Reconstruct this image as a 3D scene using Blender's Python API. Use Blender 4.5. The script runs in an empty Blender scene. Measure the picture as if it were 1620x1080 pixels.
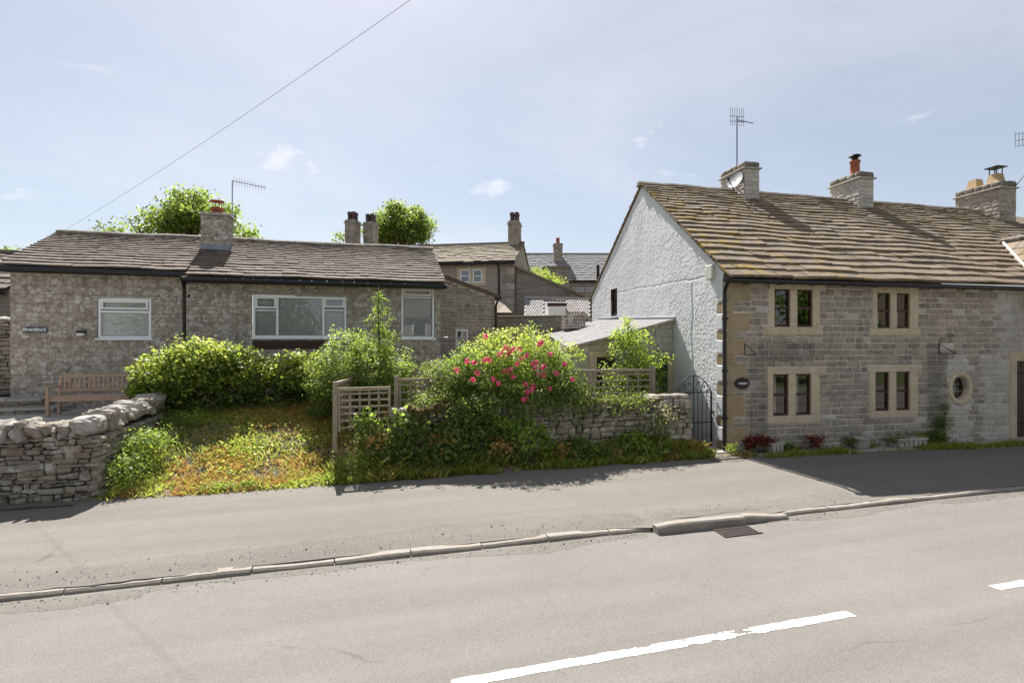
import bpy, math, random
import numpy as np
from mathutils import Matrix, Vector
SC = bpy.context.scene
COL = SC.collection
R = random.Random(11)
NR = np.random.default_rng(5)
# ---------------------------------------------------------------- camera, sky, sun, exposure
# world axes: X along the road (to the right), Y across the road towards the houses, Z up; road surface at Z = 0
CAM_H = 2.7; F_PX = 850.0; YAW = math.radians(16.0)
CY, SY = math.cos(YAW), math.sin(YAW)
cd = bpy.data.cameras.new("camera"); cam = bpy.data.objects.new("camera", cd); COL.objects.link(cam)
cam.location = (0, 0, CAM_H); cam.rotation_euler = (math.radians(90), 0, -YAW)
cd.sensor_width = 36.0; cd.lens = 36.0 * F_PX / 1620.0; cd.clip_start = 0.1; cd.clip_end = 3000
SC.camera = cam
SUN_EL = math.radians(52); SUN_AZ = math.radians(-5.0)     # azimuth clockwise from +Y
W = bpy.data.worlds.new("World"); SC.world = W; W.use_nodes = True
wn = W.node_tree; wn.nodes.clear()
def wnode(t, **k):
    n = wn.nodes.new(t)
    for a, v in k.items(): setattr(n, a, v)
    return n
wo = wnode("ShaderNodeOutputWorld"); wb = wnode("ShaderNodeBackground")
sky = wnode("ShaderNodeTexSky"); sky.sky_type = 'NISHITA'; sky.sun_disc = False
sky.sun_elevation = SUN_EL; sky.sun_rotation = SUN_AZ; sky.dust_density = 1.1; sky.ozone_density = 1.2; sky.air_density = 1.0; sky.altitude = 200
wb.inputs[1].default_value = 0.064
# thin high cloud: the whole sky, stretched wisps plus a few small puffs
tc = wnode("ShaderNodeTexCoord"); sep = wnode("ShaderNodeSeparateXYZ"); wn.links.new(tc.outputs['Generated'], sep.inputs[0])
mx = wnode("ShaderNodeMath", operation='MAXIMUM'); wn.links.new(sep.outputs[2], mx.inputs[0]); mx.inputs[1].default_value = 0.0
ad = wnode("ShaderNodeMath", operation='ADD'); wn.links.new(mx.outputs[0], ad.inputs[0]); ad.inputs[1].default_value = 0.12
dx = wnode("ShaderNodeMath", operation='DIVIDE'); wn.links.new(sep.outputs[0], dx.inputs[0]); wn.links.new(ad.outputs[0], dx.inputs[1])
dy = wnode("ShaderNodeMath", operation='DIVIDE'); wn.links.new(sep.outputs[1], dy.inputs[0]); wn.links.new(ad.outputs[0], dy.inputs[1])
cmb = wnode("ShaderNodeCombineXYZ"); wn.links.new(dx.outputs[0], cmb.inputs[0]); wn.links.new(dy.outputs[0], cmb.inputs[1])
def cloud(scale, lo, hi, det, rough, loc):
    mp = wnode("ShaderNodeMapping"); mp.inputs['Location'].default_value = loc; wn.links.new(cmb.outputs[0], mp.inputs[0])
    nz = wnode("ShaderNodeTexNoise"); nz.inputs['Scale'].default_value = scale; nz.inputs['Detail'].default_value = det
    nz.inputs['Roughness'].default_value = rough; nz.inputs['Distortion'].default_value = 0.4
    wn.links.new(mp.outputs[0], nz.inputs['Vector'])
    mr = wnode("ShaderNodeMapRange"); mr.interpolation_type = 'SMOOTHSTEP'
    mr.inputs[1].default_value = lo; mr.inputs[2].default_value = hi
    wn.links.new(nz.outputs['Fac'], mr.inputs[0]); return mr
c1 = cloud(0.55, 0.40, 0.85, 6, 0.6, (3.1, 1.7, 0)); c2 = cloud(2.3, 0.60, 0.77, 9, 0.55, (5.3, 2.2, 0))
m1 = wnode("ShaderNodeMath", operation='MULTIPLY'); wn.links.new(c1.outputs[0], m1.inputs[0]); m1.inputs[1].default_value = 0.45
m2 = wnode("ShaderNodeMath", operation='MULTIPLY'); wn.links.new(c2.outputs[0], m2.inputs[0]); m2.inputs[1].default_value = 0.75
mm = wnode("ShaderNodeMath", operation='MAXIMUM'); wn.links.new(m1.outputs[0], mm.inputs[0]); wn.links.new(m2.outputs[0], mm.inputs[1])
mixc = wnode("ShaderNodeMixRGB"); mixc.inputs[2].default_value = (7.4, 7.4, 7.5, 1)
veil = wnode('ShaderNodeMixRGB'); veil.inputs[0].default_value = 0.48; veil.inputs[2].default_value = (4.6, 4.62, 4.75, 1); wn.links.new(sky.outputs[0], veil.inputs[1])   # even milky haze over the whole sky
wn.links.new(mm.outputs[0], mixc.inputs[0]); wn.links.new(veil.outputs[0], mixc.inputs[1])
wn.links.new(mixc.outputs[0], wb.inputs[0]); wn.links.new(wb.outputs[0], wo.inputs[0])
sd = bpy.data.lights.new("sun", 'SUN'); so = bpy.data.objects.new("sun", sd); COL.objects.link(so)
sd.energy = 5.0; sd.angle = math.radians(0.53); sd.color = (1.0, 0.965, 0.92)
sdir = Vector((math.sin(SUN_AZ) * math.cos(SUN_EL), math.cos(SUN_AZ) * math.cos(SUN_EL), math.sin(SUN_EL)))
so.rotation_euler = sdir.to_track_quat('Z', 'Y').to_euler(); so.location = (0, 30, 40)
vs = SC.view_settings; vs.view_transform = 'Standard'; vs.look = 'None'; vs.gamma = 1.0; vs.use_curve_mapping = False
vs.exposure = 1.17
SC.render.engine = 'CYCLES'
SC.cycles.max_bounces = 8; SC.cycles.transparent_max_bounces = 12

# ---------------------------------------------------------------- helpers
def PB(x, y, b):
    "point of the photograph's pixel ray at distance b across the road"
    d = (x - 810) / F_PX
    ra, rb = CY * d + SY, -SY * d + CY
    t = b / rb
    return Vector((ra * t, b, CAM_H - (y - 540) / F_PX * t))
def PXM(x, b):
    d = (x - 810) / F_PX
    return (b / (-SY * d + CY)) / F_PX          # metres per pixel there
class Frame:
    def __init__(s, o, ang):                      # ang: rotation of the wall about Z; u along it, n into the house
        s.o = Vector((o[0], o[1])); c, q = math.cos(ang), math.sin(ang)
        s.u = Vector((c, q)); s.n = Vector((-q, c))
    def pt(s, u, d, z):
        p = s.o + s.u * u + s.n * d
        return (p.x, p.y, z)
    def pix(s, x, y, d0=0.0):
        d = (x - 810) / F_PX; r = Vector((CY * d + SY, -SY * d + CY))
        t = (s.o.dot(s.n) + d0) / r.dot(s.n)
        p = r * t - s.o
        return p.dot(s.u), CAM_H - (y - 540) / F_PX * t
WF = Frame((0, 0), 0.0)
LOC = {}
class MB:
    def __init__(s): s.v = []; s.f = []
    def add(s, vs, fs):
        k = len(s.v); s.v += [tuple(p) for p in vs]; s.f += [tuple(i + k for i in f) for f in fs]; return s
    def hexa(s, p):                               # 8 points: bottom ring, top ring
        return s.add(p, [(0,3,2,1),(4,5,6,7),(0,1,5,4),(1,2,6,5),(2,3,7,6),(3,0,4,7)])
    def fbox(s, F, u0, u1, d0, d1, z0, z1, top=0.0):
        q = [F.pt(u0,d0,z0),F.pt(u1,d0,z0),F.pt(u1,d1,z0),F.pt(u0,d1,z0)]
        t = top
        q += [F.pt(u0+t,d0+t,z1),F.pt(u1-t,d0+t,z1),F.pt(u1-t,d1-t,z1),F.pt(u0+t,d1-t,z1)]
        return s.hexa(q)
    def box(s, x0, x1, y0, y1, z0, z1, top=0.0): return s.fbox(WF, x0, x1, y0, y1, z0, z1, top)
    def tube(s, pts, r, n=8, r2=None, cap=True):
        pts = [Vector(p) for p in pts]; rings = []; m = len(pts)
        for i, p in enumerate(pts):
            t = (pts[min(i+1,m-1)] - pts[max(i-1,0)]).normalized()
            a = t.cross(Vector((0,0,1)) if abs(t.z) < .9 else Vector((1,0,0))).normalized(); b = t.cross(a)
            rr = r if r2 is None else r + (r2 - r) * i / max(1, m-1)
            rings.append([p + (a*math.cos(2*math.pi*k/n) + b*math.sin(2*math.pi*k/n))*rr for k in range(n)])
        vs = [q for g in rings for q in g]; fs = []
        for i in range(m-1):
            for k in range(n):
                fs.append((i*n+k, i*n+(k+1)%n, (i+1)*n+(k+1)%n, (i+1)*n+k))
        if cap: fs += [tuple(range(n-1,-1,-1)), tuple((m-1)*n+k for k in range(n))]
        return s.add(vs, fs)
    def lathe(s, c, prof, n=16):
        vs = []; fs = []
        for r, z in prof:
            for k in range(n):
                t = 2*math.pi*k/n; vs.append((c[0]+r*math.cos(t), c[1]+r*math.sin(t), c[2]+z))
        for i in range(len(prof)-1):
            for k in range(n): fs.append((i*n+k, i*n+(k+1)%n, (i+1)*n+(k+1)%n, (i+1)*n+k))
        fs += [tuple(range(n-1,-1,-1)), tuple((len(prof)-1)*n+k for k in range(n))]
        return s.add(vs, fs)
    def build(s, name, m, parent=None, smooth=False): return link(name, s.v, s.f, m, parent, smooth)
def link(name, v, f, m, parent=None, smooth=False):
    me = bpy.data.meshes.new(name); me.from_pydata([tuple(p) for p in v], [], f)
    for x in (m if isinstance(m, (list, tuple)) else [m]): me.materials.append(x)
    if smooth: me.polygons.foreach_set('use_smooth', [True]*len(me.polygons))
    o = bpy.data.objects.new(name, me); COL.objects.link(o)
    if parent: setp(o, parent)
    return o
def setp(o, parent):
    o.parent = parent
    if parent.name in LOC: o.matrix_parent_inverse = Matrix.Translation(-LOC[parent.name])
def thing(name, label, cat, loc, group=None):
    o = bpy.data.objects.new(name, None); COL.objects.link(o); o.location = loc; o.empty_display_size = .2
    LOC[o.name] = Vector(loc); return tag(o, label, cat, group)
def tag(o, label=None, cat=None, group=None, kind=None):
    if label: o['label'] = label
    if cat: o['category'] = cat
    if group: o['group'] = group
    if kind: o['kind'] = kind
    return o
def pieces(name, lst, m, parent, limit=300, smooth=False):
    "lst of (area, verts, faces): the largest as parts of their own, the rest one part"
    lst = sorted(lst, key=lambda q: -q[0])
    for a, v, f in lst[:limit]: link(name, v, f, m, parent, smooth)
    if len(lst) > limit:
        b = MB()
        for a, v, f in lst[limit:]: b.add(v, f)
        tag(b.build('small_' + name + 's', m, parent, smooth), kind='stuff')
RING = [(-1,-.6),(-.6,-1),(.6,-1),(1,-.6),(1,.6),(.6,1),(-.6,1),(-1,.6)]
def block(F, u0, u1, z0, z1, front, back, jit=.004, bev=.012, corner=.3, bulge=.006, rng=R):
    "a stone in a wall face, 40 triangles: cut corners, bevelled edge, slightly bellied face"
    cu, cz, w, h = (u0+u1)/2, (z0+z1)/2, (u1-u0)/2, (z1-z0)/2
    c = min(w, h) * corner; v = []
    j = lambda s=1: rng.uniform(-jit, jit) * s
    base = [(-w,-h+c),(-w+c,-h),(w-c,-h),(w,-h+c),(w,h-c),(w-c,h),(-w+c,h),(-w,h-c)]
    jj = [(j(), j()) for _ in base]
    for d, ins in ((back, 0), (front+bev, 0), (front, bev)):
        for (x, z), (a, b) in zip(base, jj):
            sx = x - math.copysign(min(ins, abs(x)*.8), x); sz = z - math.copysign(min(ins, abs(z)*.8), z)
            v.append(F.pt(cu+sx+a, d + (j(.7) if d != back else 0), cz+sz+b))
    v.append(F.pt(cu+j(2), front-bulge, cz+j(2)))
    f = []
    for r in (0, 1):
        for k in range(8): f.append((r*8+k, r*8+(k+1)%8, (r+1)*8+(k+1)%8, (r+1)*8+k))
    for k in range(8): f.append((16+k, 16+(k+1)%8, 24))
    return ((u1-u0)*(z1-z0), v, f)
def lump(c, ax, p=3.2, jit=.06, rng=R, rot=None):
    "a rough boulder: cube of 26 points rounded and knocked about, 48 triangles"
    idx = {}; v = []; f = []
    def vid(i, j, k):
        if (i,j,k) not in idx:
            d = Vector((i-1, j-1, k-1)); l = (abs(d.x)**p+abs(d.y)**p+abs(d.z)**p)**(1/p); d = d / l
            d *= 1 + rng.uniform(-jit, jit)*1.6
            q = Vector((d.x*ax[0], d.y*ax[1], d.z*ax[2]))
            if rot: q = rot @ q
            idx[(i,j,k)] = len(v); v.append((c[0]+q.x, c[1]+q.y, c[2]+q.z))
        return idx[(i,j,k)]
    for a in range(2):
        for b in range(2):
            for s in (0, 2):
                q = [(a,b),(a+1,b),(a+1,b+1),(a,b+1)]
                o = 1 if s == 2 else -1
                f.append(tuple(vid(x,y,s) for x,y in q[::o]))
                f.append(tuple(vid(s,x,y) for x,y in q[::o]))
                f.append(tuple(vid(y,s,x) for x,y in q[::o]))
    return (ax[0]*ax[2]*4, v, f)
def boulder(c, ax, rng=R, rot=None, p=4.5, rough=.34, n=4):
    "weathered field stone: rounded cube grid knocked about at two scales, 192 triangles"
    idx = {}; v = []; f = []; ph = [rng.uniform(0, 6.28) for _ in range(9)]
    def vid(i, j, k):
        if (i,j,k) not in idx:
            d = Vector((2*i/n-1, 2*j/n-1, 2*k/n-1)); l = (abs(d.x)**p+abs(d.y)**p+abs(d.z)**p)**(1/p); d = d/l
            s = 1+rough*(.5*math.sin(d.x*3+ph[0])*math.sin(d.y*2.6+ph[1])+.5*math.sin(d.z*3.4+ph[2]+d.x*2)+.25*math.sin(d.y*7+ph[3])*math.sin(d.x*6+ph[4]))+rng.uniform(-.06,.06)
            q = Vector((d.x*ax[0]*s, d.y*ax[1]*s, d.z*ax[2]*s))
            if rot: q = rot @ q
            idx[(i,j,k)] = len(v); v.append((c[0]+q.x, c[1]+q.y, c[2]+q.z))
        return idx[(i,j,k)]
    for a in range(n):
        for b in range(n):
            for s in (0, n):
                q = [(a,b),(a+1,b),(a+1,b+1),(a,b+1)]; o = 1 if s == n else -1
                f.append(tuple(vid(x,y,s) for x,y in q[::o])); f.append(tuple(vid(s,x,y) for x,y in q[::o])); f.append(tuple(vid(y,s,x) for x,y in q[::o]))
    return (ax[0]*ax[2]*4, v, f)
def courses(F, u0, u1, z0, z1, hs, ws, holes, mk, gap=.012, rng=R):
    "fill a wall face with coursed stones round rectangular holes; mk(u0,u1,z0,z1) makes one"
    out = []; z = z0
    while z < z1 - .03:
        h = rng.uniform(*hs)
        if z + h > z1 - .05: h = z1 - z
        cut = sorted({u0, u1} | {min(max(x, u0), u1) for q in holes for x in q[:2]}); spans = []
        for s, e in zip(cut, cut[1:]):
            if e - s < .004: continue
            m = (s+e)/2; lo, hi = z, z+h
            cov = [(max(c, z), min(d, z+h)) for (a, b, c, d) in holes if a < m < b and c < z+h-.004 and d > z+.004]
            if cov:
                c0, c1 = min(q[0] for q in cov), max(q[1] for q in cov)
                if c0 - z >= z+h - c1: hi = c0
                else: lo = c1
                if hi - lo < .035: continue
            if spans and abs(spans[-1][1]-s) < .005 and abs(spans[-1][2]-lo) < .001 and abs(spans[-1][3]-hi) < .001: spans[-1][1] = e
            else: spans.append([s, e, lo, hi])
        for s, e, lo, hi in spans:
            u = s
            while u < e - .02:
                w = rng.uniform(*ws)
                if u + w > e - ws[0]*.55: w = e - u
                r = mk(u+gap/2, u+w-gap/2, lo+gap/2, hi-gap/2) if w > .03 else None
                if r: out.append(r)
                u += w
        z += h
    return out
def holed_wall(F, u0, u1, z0, z1, d, holes):
    us = sorted({u0, u1} | {x for h in holes for x in h[:2] if u0 < x < u1}); zs = sorted({z0, z1} | {x for h in holes for x in h[2:] if z0 < x < z1})
    b = MB()
    for i in range(len(us)-1):
        for k in range(len(zs)-1):
            cu, cz = (us[i]+us[i+1])/2, (zs[k]+zs[k+1])/2
            if any(h[0] < cu < h[1] and h[2] < cz < h[3] for h in holes): continue
            b.add([F.pt(us[i],d,zs[k]),F.pt(us[i+1],d,zs[k]),F.pt(us[i+1],d,zs[k+1]),F.pt(us[i],d,zs[k+1])], [(0,1,2,3)])
    return b
def slates(F, u0, u1, e, r, nc, ws, th, sag=None, rng=R, ratio=1.9, skip=None, u_of=None, jit=1.0):
    "stone slates in courses from eave e=(d,z) to ridge r=(d,z); courses shorten up the roof"
    out = []; D = Vector((r[0]-e[0], r[1]-e[1])); L = D.length; t = D/L; nn = Vector((-t.y, t.x))
    if nn.y < 0: nn = -nn
    q = [1.35 - .7*i/max(1,nc-1) for i in range(nc)]; s = sum(q); pos = [0]
    for x in q: pos.append(pos[-1] + x/s*L)
    for i in range(nc):
        lo, ex = pos[i], pos[i+1]-pos[i]; hi = min(lo + ex*ratio, L)
        a0, a1 = (u0, u1) if u_of is None else u_of((lo)/L)
        u = a0 - rng.uniform(0, ws[0]*.5)
        while u < a1:
            w = rng.uniform(*ws); w *= 1.1 - .35*i/nc
            x0, x1 = max(u, a0) + .004, min(u+w, a1) - .004
            u += w
            if x1 - x0 < .06: continue
            tk = th*(1+rng.uniform(-.25,.3)*jit); gapz = .012+rng.uniform(-.004,.012)*jit; lj = [rng.uniform(-.016,.010)*ex/.25*jit for _ in (0,1,2)]
            lift = rng.uniform(0, .008)*jit
            def P(uu, dd, hh):
                z = e[1] + t.y*dd + nn.y*hh
                if sag: z += sag(uu, dd/L)
                return F.pt(uu, e[0] + t.x*dd + nn.x*hh, z)
            if skip and skip((x0+x1)/2, (lo+ex/2)/L): continue
            xm = (x0+x1)/2
            b0 = tk*.95 + lift + gapz
            v = []
            for (xx, k) in ((x0,0),(xm,1),(x1,2)):
                v += [P(xx, lo+lj[k], b0-tk*.8), P(xx, lo+lj[k]+.006, b0+tk*.25+rng.uniform(-.004,.004)), P(xx, hi, .004+lift), P(xx, hi, -.012)]
            f = []
            for k in (0,1):
                o = k*4
                f += [(o,o+4,o+5,o+1),(o+1,o+5,o+6,o+2),(o+2,o+6,o+7,o+3),(o+3,o+7,o+4,o)]
            f += [(0,1,2,3),(11,10,9,8)]
            out.append(((x1-x0)*ex, v, f))
    return out

# ---------------------------------------------------------------- materials
class NM:
    def __init__(s, name):
        s.m = bpy.data.materials.new(name); s.m.use_nodes = True; s.t = s.m.node_tree
        s.b = s.t.nodes['Principled BSDF']; s.o = s.t.nodes['Material Output']
        s.tc = s.n('ShaderNodeTexCoord')
    def n(s, t, **k):
        q = s.t.nodes.new(t)
        for a, v in k.items(): setattr(q, a, v)
        return q
    def l(s, a, b): s.t.links.new(a, b)
    def noise(s, scale, detail=4, rough=.55, dist=0, vec=None, stretch=None):
        q = s.n('ShaderNodeTexNoise'); q.inputs['Scale'].default_value = scale; q.inputs['Detail'].default_value = detail
        q.inputs['Roughness'].default_value = rough; q.inputs['Distortion'].default_value = dist
        v = vec or s.tc.outputs['Object']
        if stretch:
            mp = s.n('ShaderNodeMapping'); mp.inputs['Scale'].default_value = stretch; s.l(v, mp.inputs[0]); v = mp.outputs[0]
        s.l(v, q.inputs['Vector']); return q.outputs['Fac']
    def vor(s, scale, feature='F1', out='Distance', rnd=1.0):
        q = s.n('ShaderNodeTexVoronoi'); q.feature = feature; q.inputs['Scale'].default_value = scale; q.inputs['Randomness'].default_value = rnd
        s.l(getattr(s, 'warp', None) or s.tc.outputs['Object'], q.inputs['Vector']); return q.outputs[out]
    def ramp(s, fac, stops):
        q = s.n('ShaderNodeValToRGB'); e = q.color_ramp.elements
        while len(e) < len(stops): e.new(.5)
        while len(e) > len(stops): e.remove(e[-1])
        for x, (p, c) in zip(e, stops): x.position = p; x.color = (*c, 1) if len(c) == 3 else c
        s.l(fac, q.inputs[0]); return q.outputs[0]
    def rng(s, fac, a, b, c=0., d=1.):
        q = s.n('ShaderNodeMapRange'); s.l(fac, q.inputs[0])
        for i, x in enumerate((a, b, c, d)): q.inputs[i+1].default_value = x
        return q.outputs[0]
    def math(s, op, a, b):
        q = s.n('ShaderNodeMath', operation=op)
        for i, x in enumerate((a, b)):
            if isinstance(x, (int, float)): q.inputs[i].default_value = x
            else: s.l(x, q.inputs[i])
        return q.outputs[0]
    def mix(s, fac, a, b, blend='MIX'):
        q = s.n('ShaderNodeMixRGB', blend_type=blend)
        for i, x in enumerate((fac, a, b)):
            if isinstance(x, (int, float)): q.inputs[i].default_value = x
            elif isinstance(x, tuple): q.inputs[i].default_value = (*x, 1)
            else: s.l(x, q.inputs[i])
        return q.outputs[0]
    def rand(s):
        "one number for each piece, whether it is an object or an island of a joined mesh"
        a = s.n('ShaderNodeObjectInfo').outputs['Random']; b = s.n('ShaderNodeNewGeometry').outputs['Random Per Island']
        return s.math('FRACT', s.math('ADD', a, b), 0)
    def sepx(s, i):
        q = s.n('ShaderNodeSeparateXYZ'); s.l(s.tc.outputs['Object'], q.inputs[0]); return q.outputs[i]
    def done(s, col, rough=.85, bump=None, strength=.4, dist=.01, spec=.3):
        if isinstance(col, tuple): s.b.inputs['Base Color'].default_value = (*col, 1)
        else: s.l(col, s.b.inputs['Base Color'])
        if isinstance(rough, (int, float)): s.b.inputs['Roughness'].default_value = rough
        else: s.l(rough, s.b.inputs['Roughness'])
        s.b.inputs['Specular IOR Level'].default_value = spec
        if bump is not None:
            q = s.n('ShaderNodeBump'); q.inputs['Strength'].default_value = strength; q.inputs['Distance'].default_value = dist
            s.l(bump, q.inputs['Height']); s.l(q.outputs[0], s.b.inputs['Normal'])
        return s.m
def stone_mat(name, cols, grain=30, strength=.5, dist=.01, rough=.9, lichen=None, tint=.35):
    k = NM(name); r = k.rand()
    base = k.ramp(r, [(i/max(1,len(cols)-1), c) for i, c in enumerate(cols)])
    g = k.noise(grain, 6, .65); g2 = k.noise(grain*.22, 3)
    c = k.mix(k.rng(g, .3, .7, 0, tint), base, (.02,.018,.015)); c = k.mix(k.rng(g2, .35, .75, 0, .35), c, tuple(min(1, x*1.5+.03) for x in cols[-1]))
    if lichen:
        for lc, sc, lo, hi, am in lichen:
            c = k.mix(k.rng(k.noise(sc, 5, .6), lo, hi, 0, am), c, lc)
    return k.done(c, rough, g, strength, dist)
def plain(name, col, rough=.6, metal=0, grain=None, var=.25, strength=.15, spec=.4):
    k = NM(name); k.b.inputs['Metallic'].default_value = metal
    if grain is None: return k.done(col, rough, spec=spec)
    g = k.noise(grain, 4, .6); c = k.mix(k.rng(g, .3, .75, 0, 1), tuple(x*(1-var) for x in col), tuple(min(1, x*(1+var*.5)) for x in col))
    return k.done(c, rough, g, strength, .004, spec)
def leaf_mat(name, cols, trans=.45, rough=.5, warm=True):
    trans = min(.6, trans+.12); cols = [tuple(min(.9, x*1.22) for x in c) for c in cols]
    k = NM(name); r = k.rand()
    c = k.ramp(r, [(i/max(1,len(cols)-1), x) for i, x in enumerate(cols)])
    k.done(c, rough, spec=.35)
    tr = k.n('ShaderNodeBsdfTranslucent'); k.l(k.mix(.5, k.mix(1.0, c, (1.5,1.5,1.3), 'MULTIPLY'), (.5,.62,.1) if warm else c), tr.inputs[0])
    ms = k.n('ShaderNodeMixShader'); ms.inputs[0].default_value = trans
    k.l(k.b.outputs[0], ms.inputs[1]); k.l(tr.outputs[0], ms.inputs[2]); k.l(ms.outputs[0], k.o.inputs[0])
    return k.m
M = {}
M['stone'] = stone_mat('gritstone', [(.185,.165,.14),(.27,.243,.208),(.35,.312,.262),(.245,.222,.193),(.42,.37,.305)], 38, .55, .012)
M['stone_pale'] = stone_mat('limewashed_stone', [(.40,.38,.345),(.47,.445,.405),(.54,.515,.475),(.44,.415,.375)], 34, .6, .014)
M['mortar'] = stone_mat('lime_mortar', [(.62,.56,.475)], 45, .5, .01, tint=.2)
M['rub_mortar'] = stone_mat('brown_mortar', [(.33,.275,.215)], 45, .5, .01, tint=.35)
M['sandstone'] = stone_mat('dressed_sandstone', [(.49,.405,.29),(.55,.46,.335),(.52,.44,.33)], 20, .35, .008, tint=.3)
M['quoin'] = stone_mat('ochre_quoin_stone', [(.32,.235,.13),(.38,.29,.17),(.29,.235,.16)], 16, .5, .012, tint=.3)
M['drystone'] = stone_mat('dry_limestone', [(.22,.19,.155),(.30,.265,.215),(.36,.33,.28),(.26,.235,.20),(.31,.26,.18)], 14, .8, .03, lichen=[((.52,.51,.47), 5, .55, .66, .8), ((.2,.2,.09), 3, .58, .72, .5)])
M['coping'] = stone_mat('weathered_coping_stone', [(.30,.27,.225),(.37,.34,.295),(.29,.235,.165),(.41,.385,.35)], 11, .9, .04, lichen=[((.48,.465,.43), 6, .5, .62, .6), ((.13,.12,.10), 9, .58, .68, .7)])
M['earth'] = stone_mat('dark_soil', [(.09,.07,.05)], 20, .8, .03)
M['core'] = stone_mat('shadowed_rubble_core', [(.07,.06,.05)], 10, .8, .03)  # shade between the stones is put into this dark tone
def rubble():
    k = NM('rubble_faced_block'); r = k.rand(); wz = k.n('ShaderNodeTexNoise'); wz.inputs['Scale'].default_value = 6; k.l(k.tc.outputs['Object'], wz.inputs['Vector'])
    wv = k.n('ShaderNodeMixRGB', blend_type='ADD'); wv.inputs[0].default_value = .05; k.l(k.tc.outputs['Object'], wv.inputs[1]); k.l(wz.outputs['Color'], wv.inputs[2]); k.warp = wv.outputs[0]
    ob = k.n('ShaderNodeMapping'); k.l(k.tc.outputs['Object'], ob.inputs[0])
    cell = k.vor(8.5, 'F1', 'Color'); e = k.vor(8.5, 'DISTANCE_TO_EDGE', 'Distance'); s = k.n('ShaderNodeSeparateColor'); k.l(cell, s.inputs[0])
    tone = k.ramp(s.outputs[0], [(0,(.22,.185,.15)),(.35,(.38,.335,.28)),(.6,(.46,.412,.35)),(.85,(.56,.52,.46)),(1,(.72,.68,.62))])
    fine = k.noise(40, 5, .65); big = k.noise(2.2, 3); pale_cell = k.vor(9.5, 'F1', 'Color'); ls = k.n('ShaderNodeSeparateColor'); k.l(pale_cell, ls.inputs[0]); le = k.vor(9.5, 'DISTANCE_TO_EDGE', 'Distance')  # paler stones scattered at random over the block faces
    c = k.mix(k.rng(e, .0, .035, 1, 0), tone, (.36,.31,.255))
    c = k.mix(k.rng(k.noise(13, 4, .6), .44, .62, 0, .75), c, (.43,.38,.32))
    c = k.mix(k.rng(fine, .35, .7, 0, .3), c, (.08,.065,.05)); c = k.mix(k.rng(r, 0, 1, 0, .22), c, (.48,.43,.36)); c = k.mix(k.rng(big, .5, .7, 0, .3), c, (.19,.17,.15))
    c = k.mix(k.math('MULTIPLY', k.rng(ls.outputs[0], .76, .84, 0, .6), k.rng(le, .012, .045, 0, 1)), c, k.mix(k.rng(fine, .4, .75, 0, .5), (.60,.57,.53), (.34,.31,.28)))
    h = k.math('ADD', k.rng(e, 0, .06, 0, 1), k.math('MULTIPLY', fine, .8))
    return k.done(c, .9, h, .7, .025)
M['rubble'] = rubble()
def slate_mat(name, cols, moss=None, xfade=None):
    k = NM(name); r = k.rand()
    base = k.ramp(r, [(i/(len(cols)-1), c) for i, c in enumerate(cols)])
    g = k.noise(24, 6, .68); st = k.noise(5, 4, .6, 0, None, (1, 4, 4))
    c = k.mix(k.rng(g, .3, .72, 0, .5), base, (.045,.037,.03)); c = k.mix(k.rng(st, .45, .75, 0, .5), c, tuple(x*1.35 for x in cols[-1]))
    if moss:
        mk = k.rng(k.noise(2.6, 6, .7), .5, .64, 0, 1)
        if xfade: mk = k.math('MULTIPLY', mk, k.rng(k.sepx(0), xfade[0], xfade[1], 1, xfade[2]))
        c = k.mix(k.math('MULTIPLY', mk, .85), c, k.mix(k.noise(7, 3), (.16,.15,.03), moss))
    return k.done(c, .88, g, .7, .014)
M['slate_c'] = slate_mat('cottage_stone_slate', [(.165,.125,.09),(.215,.165,.12),(.265,.207,.152),(.19,.147,.108),(.30,.24,.178)], (.44,.25,.025), (8.6, 12.5, .25))
M['slate_b'] = slate_mat('bungalow_stone_slate', [(.125,.096,.074),(.17,.132,.104),(.215,.17,.135),(.148,.117,.093)])
M['slate_f'] = slate_mat('weathered_far_slate', [(.18,.145,.115),(.25,.20,.16),(.22,.18,.15)], (.26,.2,.05))
M['slate_grey'] = slate_mat('blue_grey_slate', [(.21,.205,.20),(.25,.245,.24),(.23,.225,.225)])
M['ridge'] = stone_mat('ridge_stone', [(.15,.125,.10),(.19,.165,.14)], 20, .8, .02, lichen=[((.34,.31,.27), 8, .52, .62, .7), ((.22,.17,.03), 3, .58, .7, .5)])
def render_mat():
    k = NM('white_roughcast_render'); g = k.noise(26, 5, .6); b = k.noise(1.1, 4, .6); st = k.noise(3, 4, .6, 0, None, (1, 1, .25))
    c = k.mix(k.rng(b, .4, .7, 0, .35), (.67,.68,.675), (.56,.57,.56)); c = k.mix(k.rng(g, .5, .8, 0, .3), c, (.42,.42,.40)); c = k.mix(k.rng(st, .54, .74, 0, .45), c, (.40,.39,.35))
    return k.done(c, .85, g, .5, .012)
M['render'] = render_mat()
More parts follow.
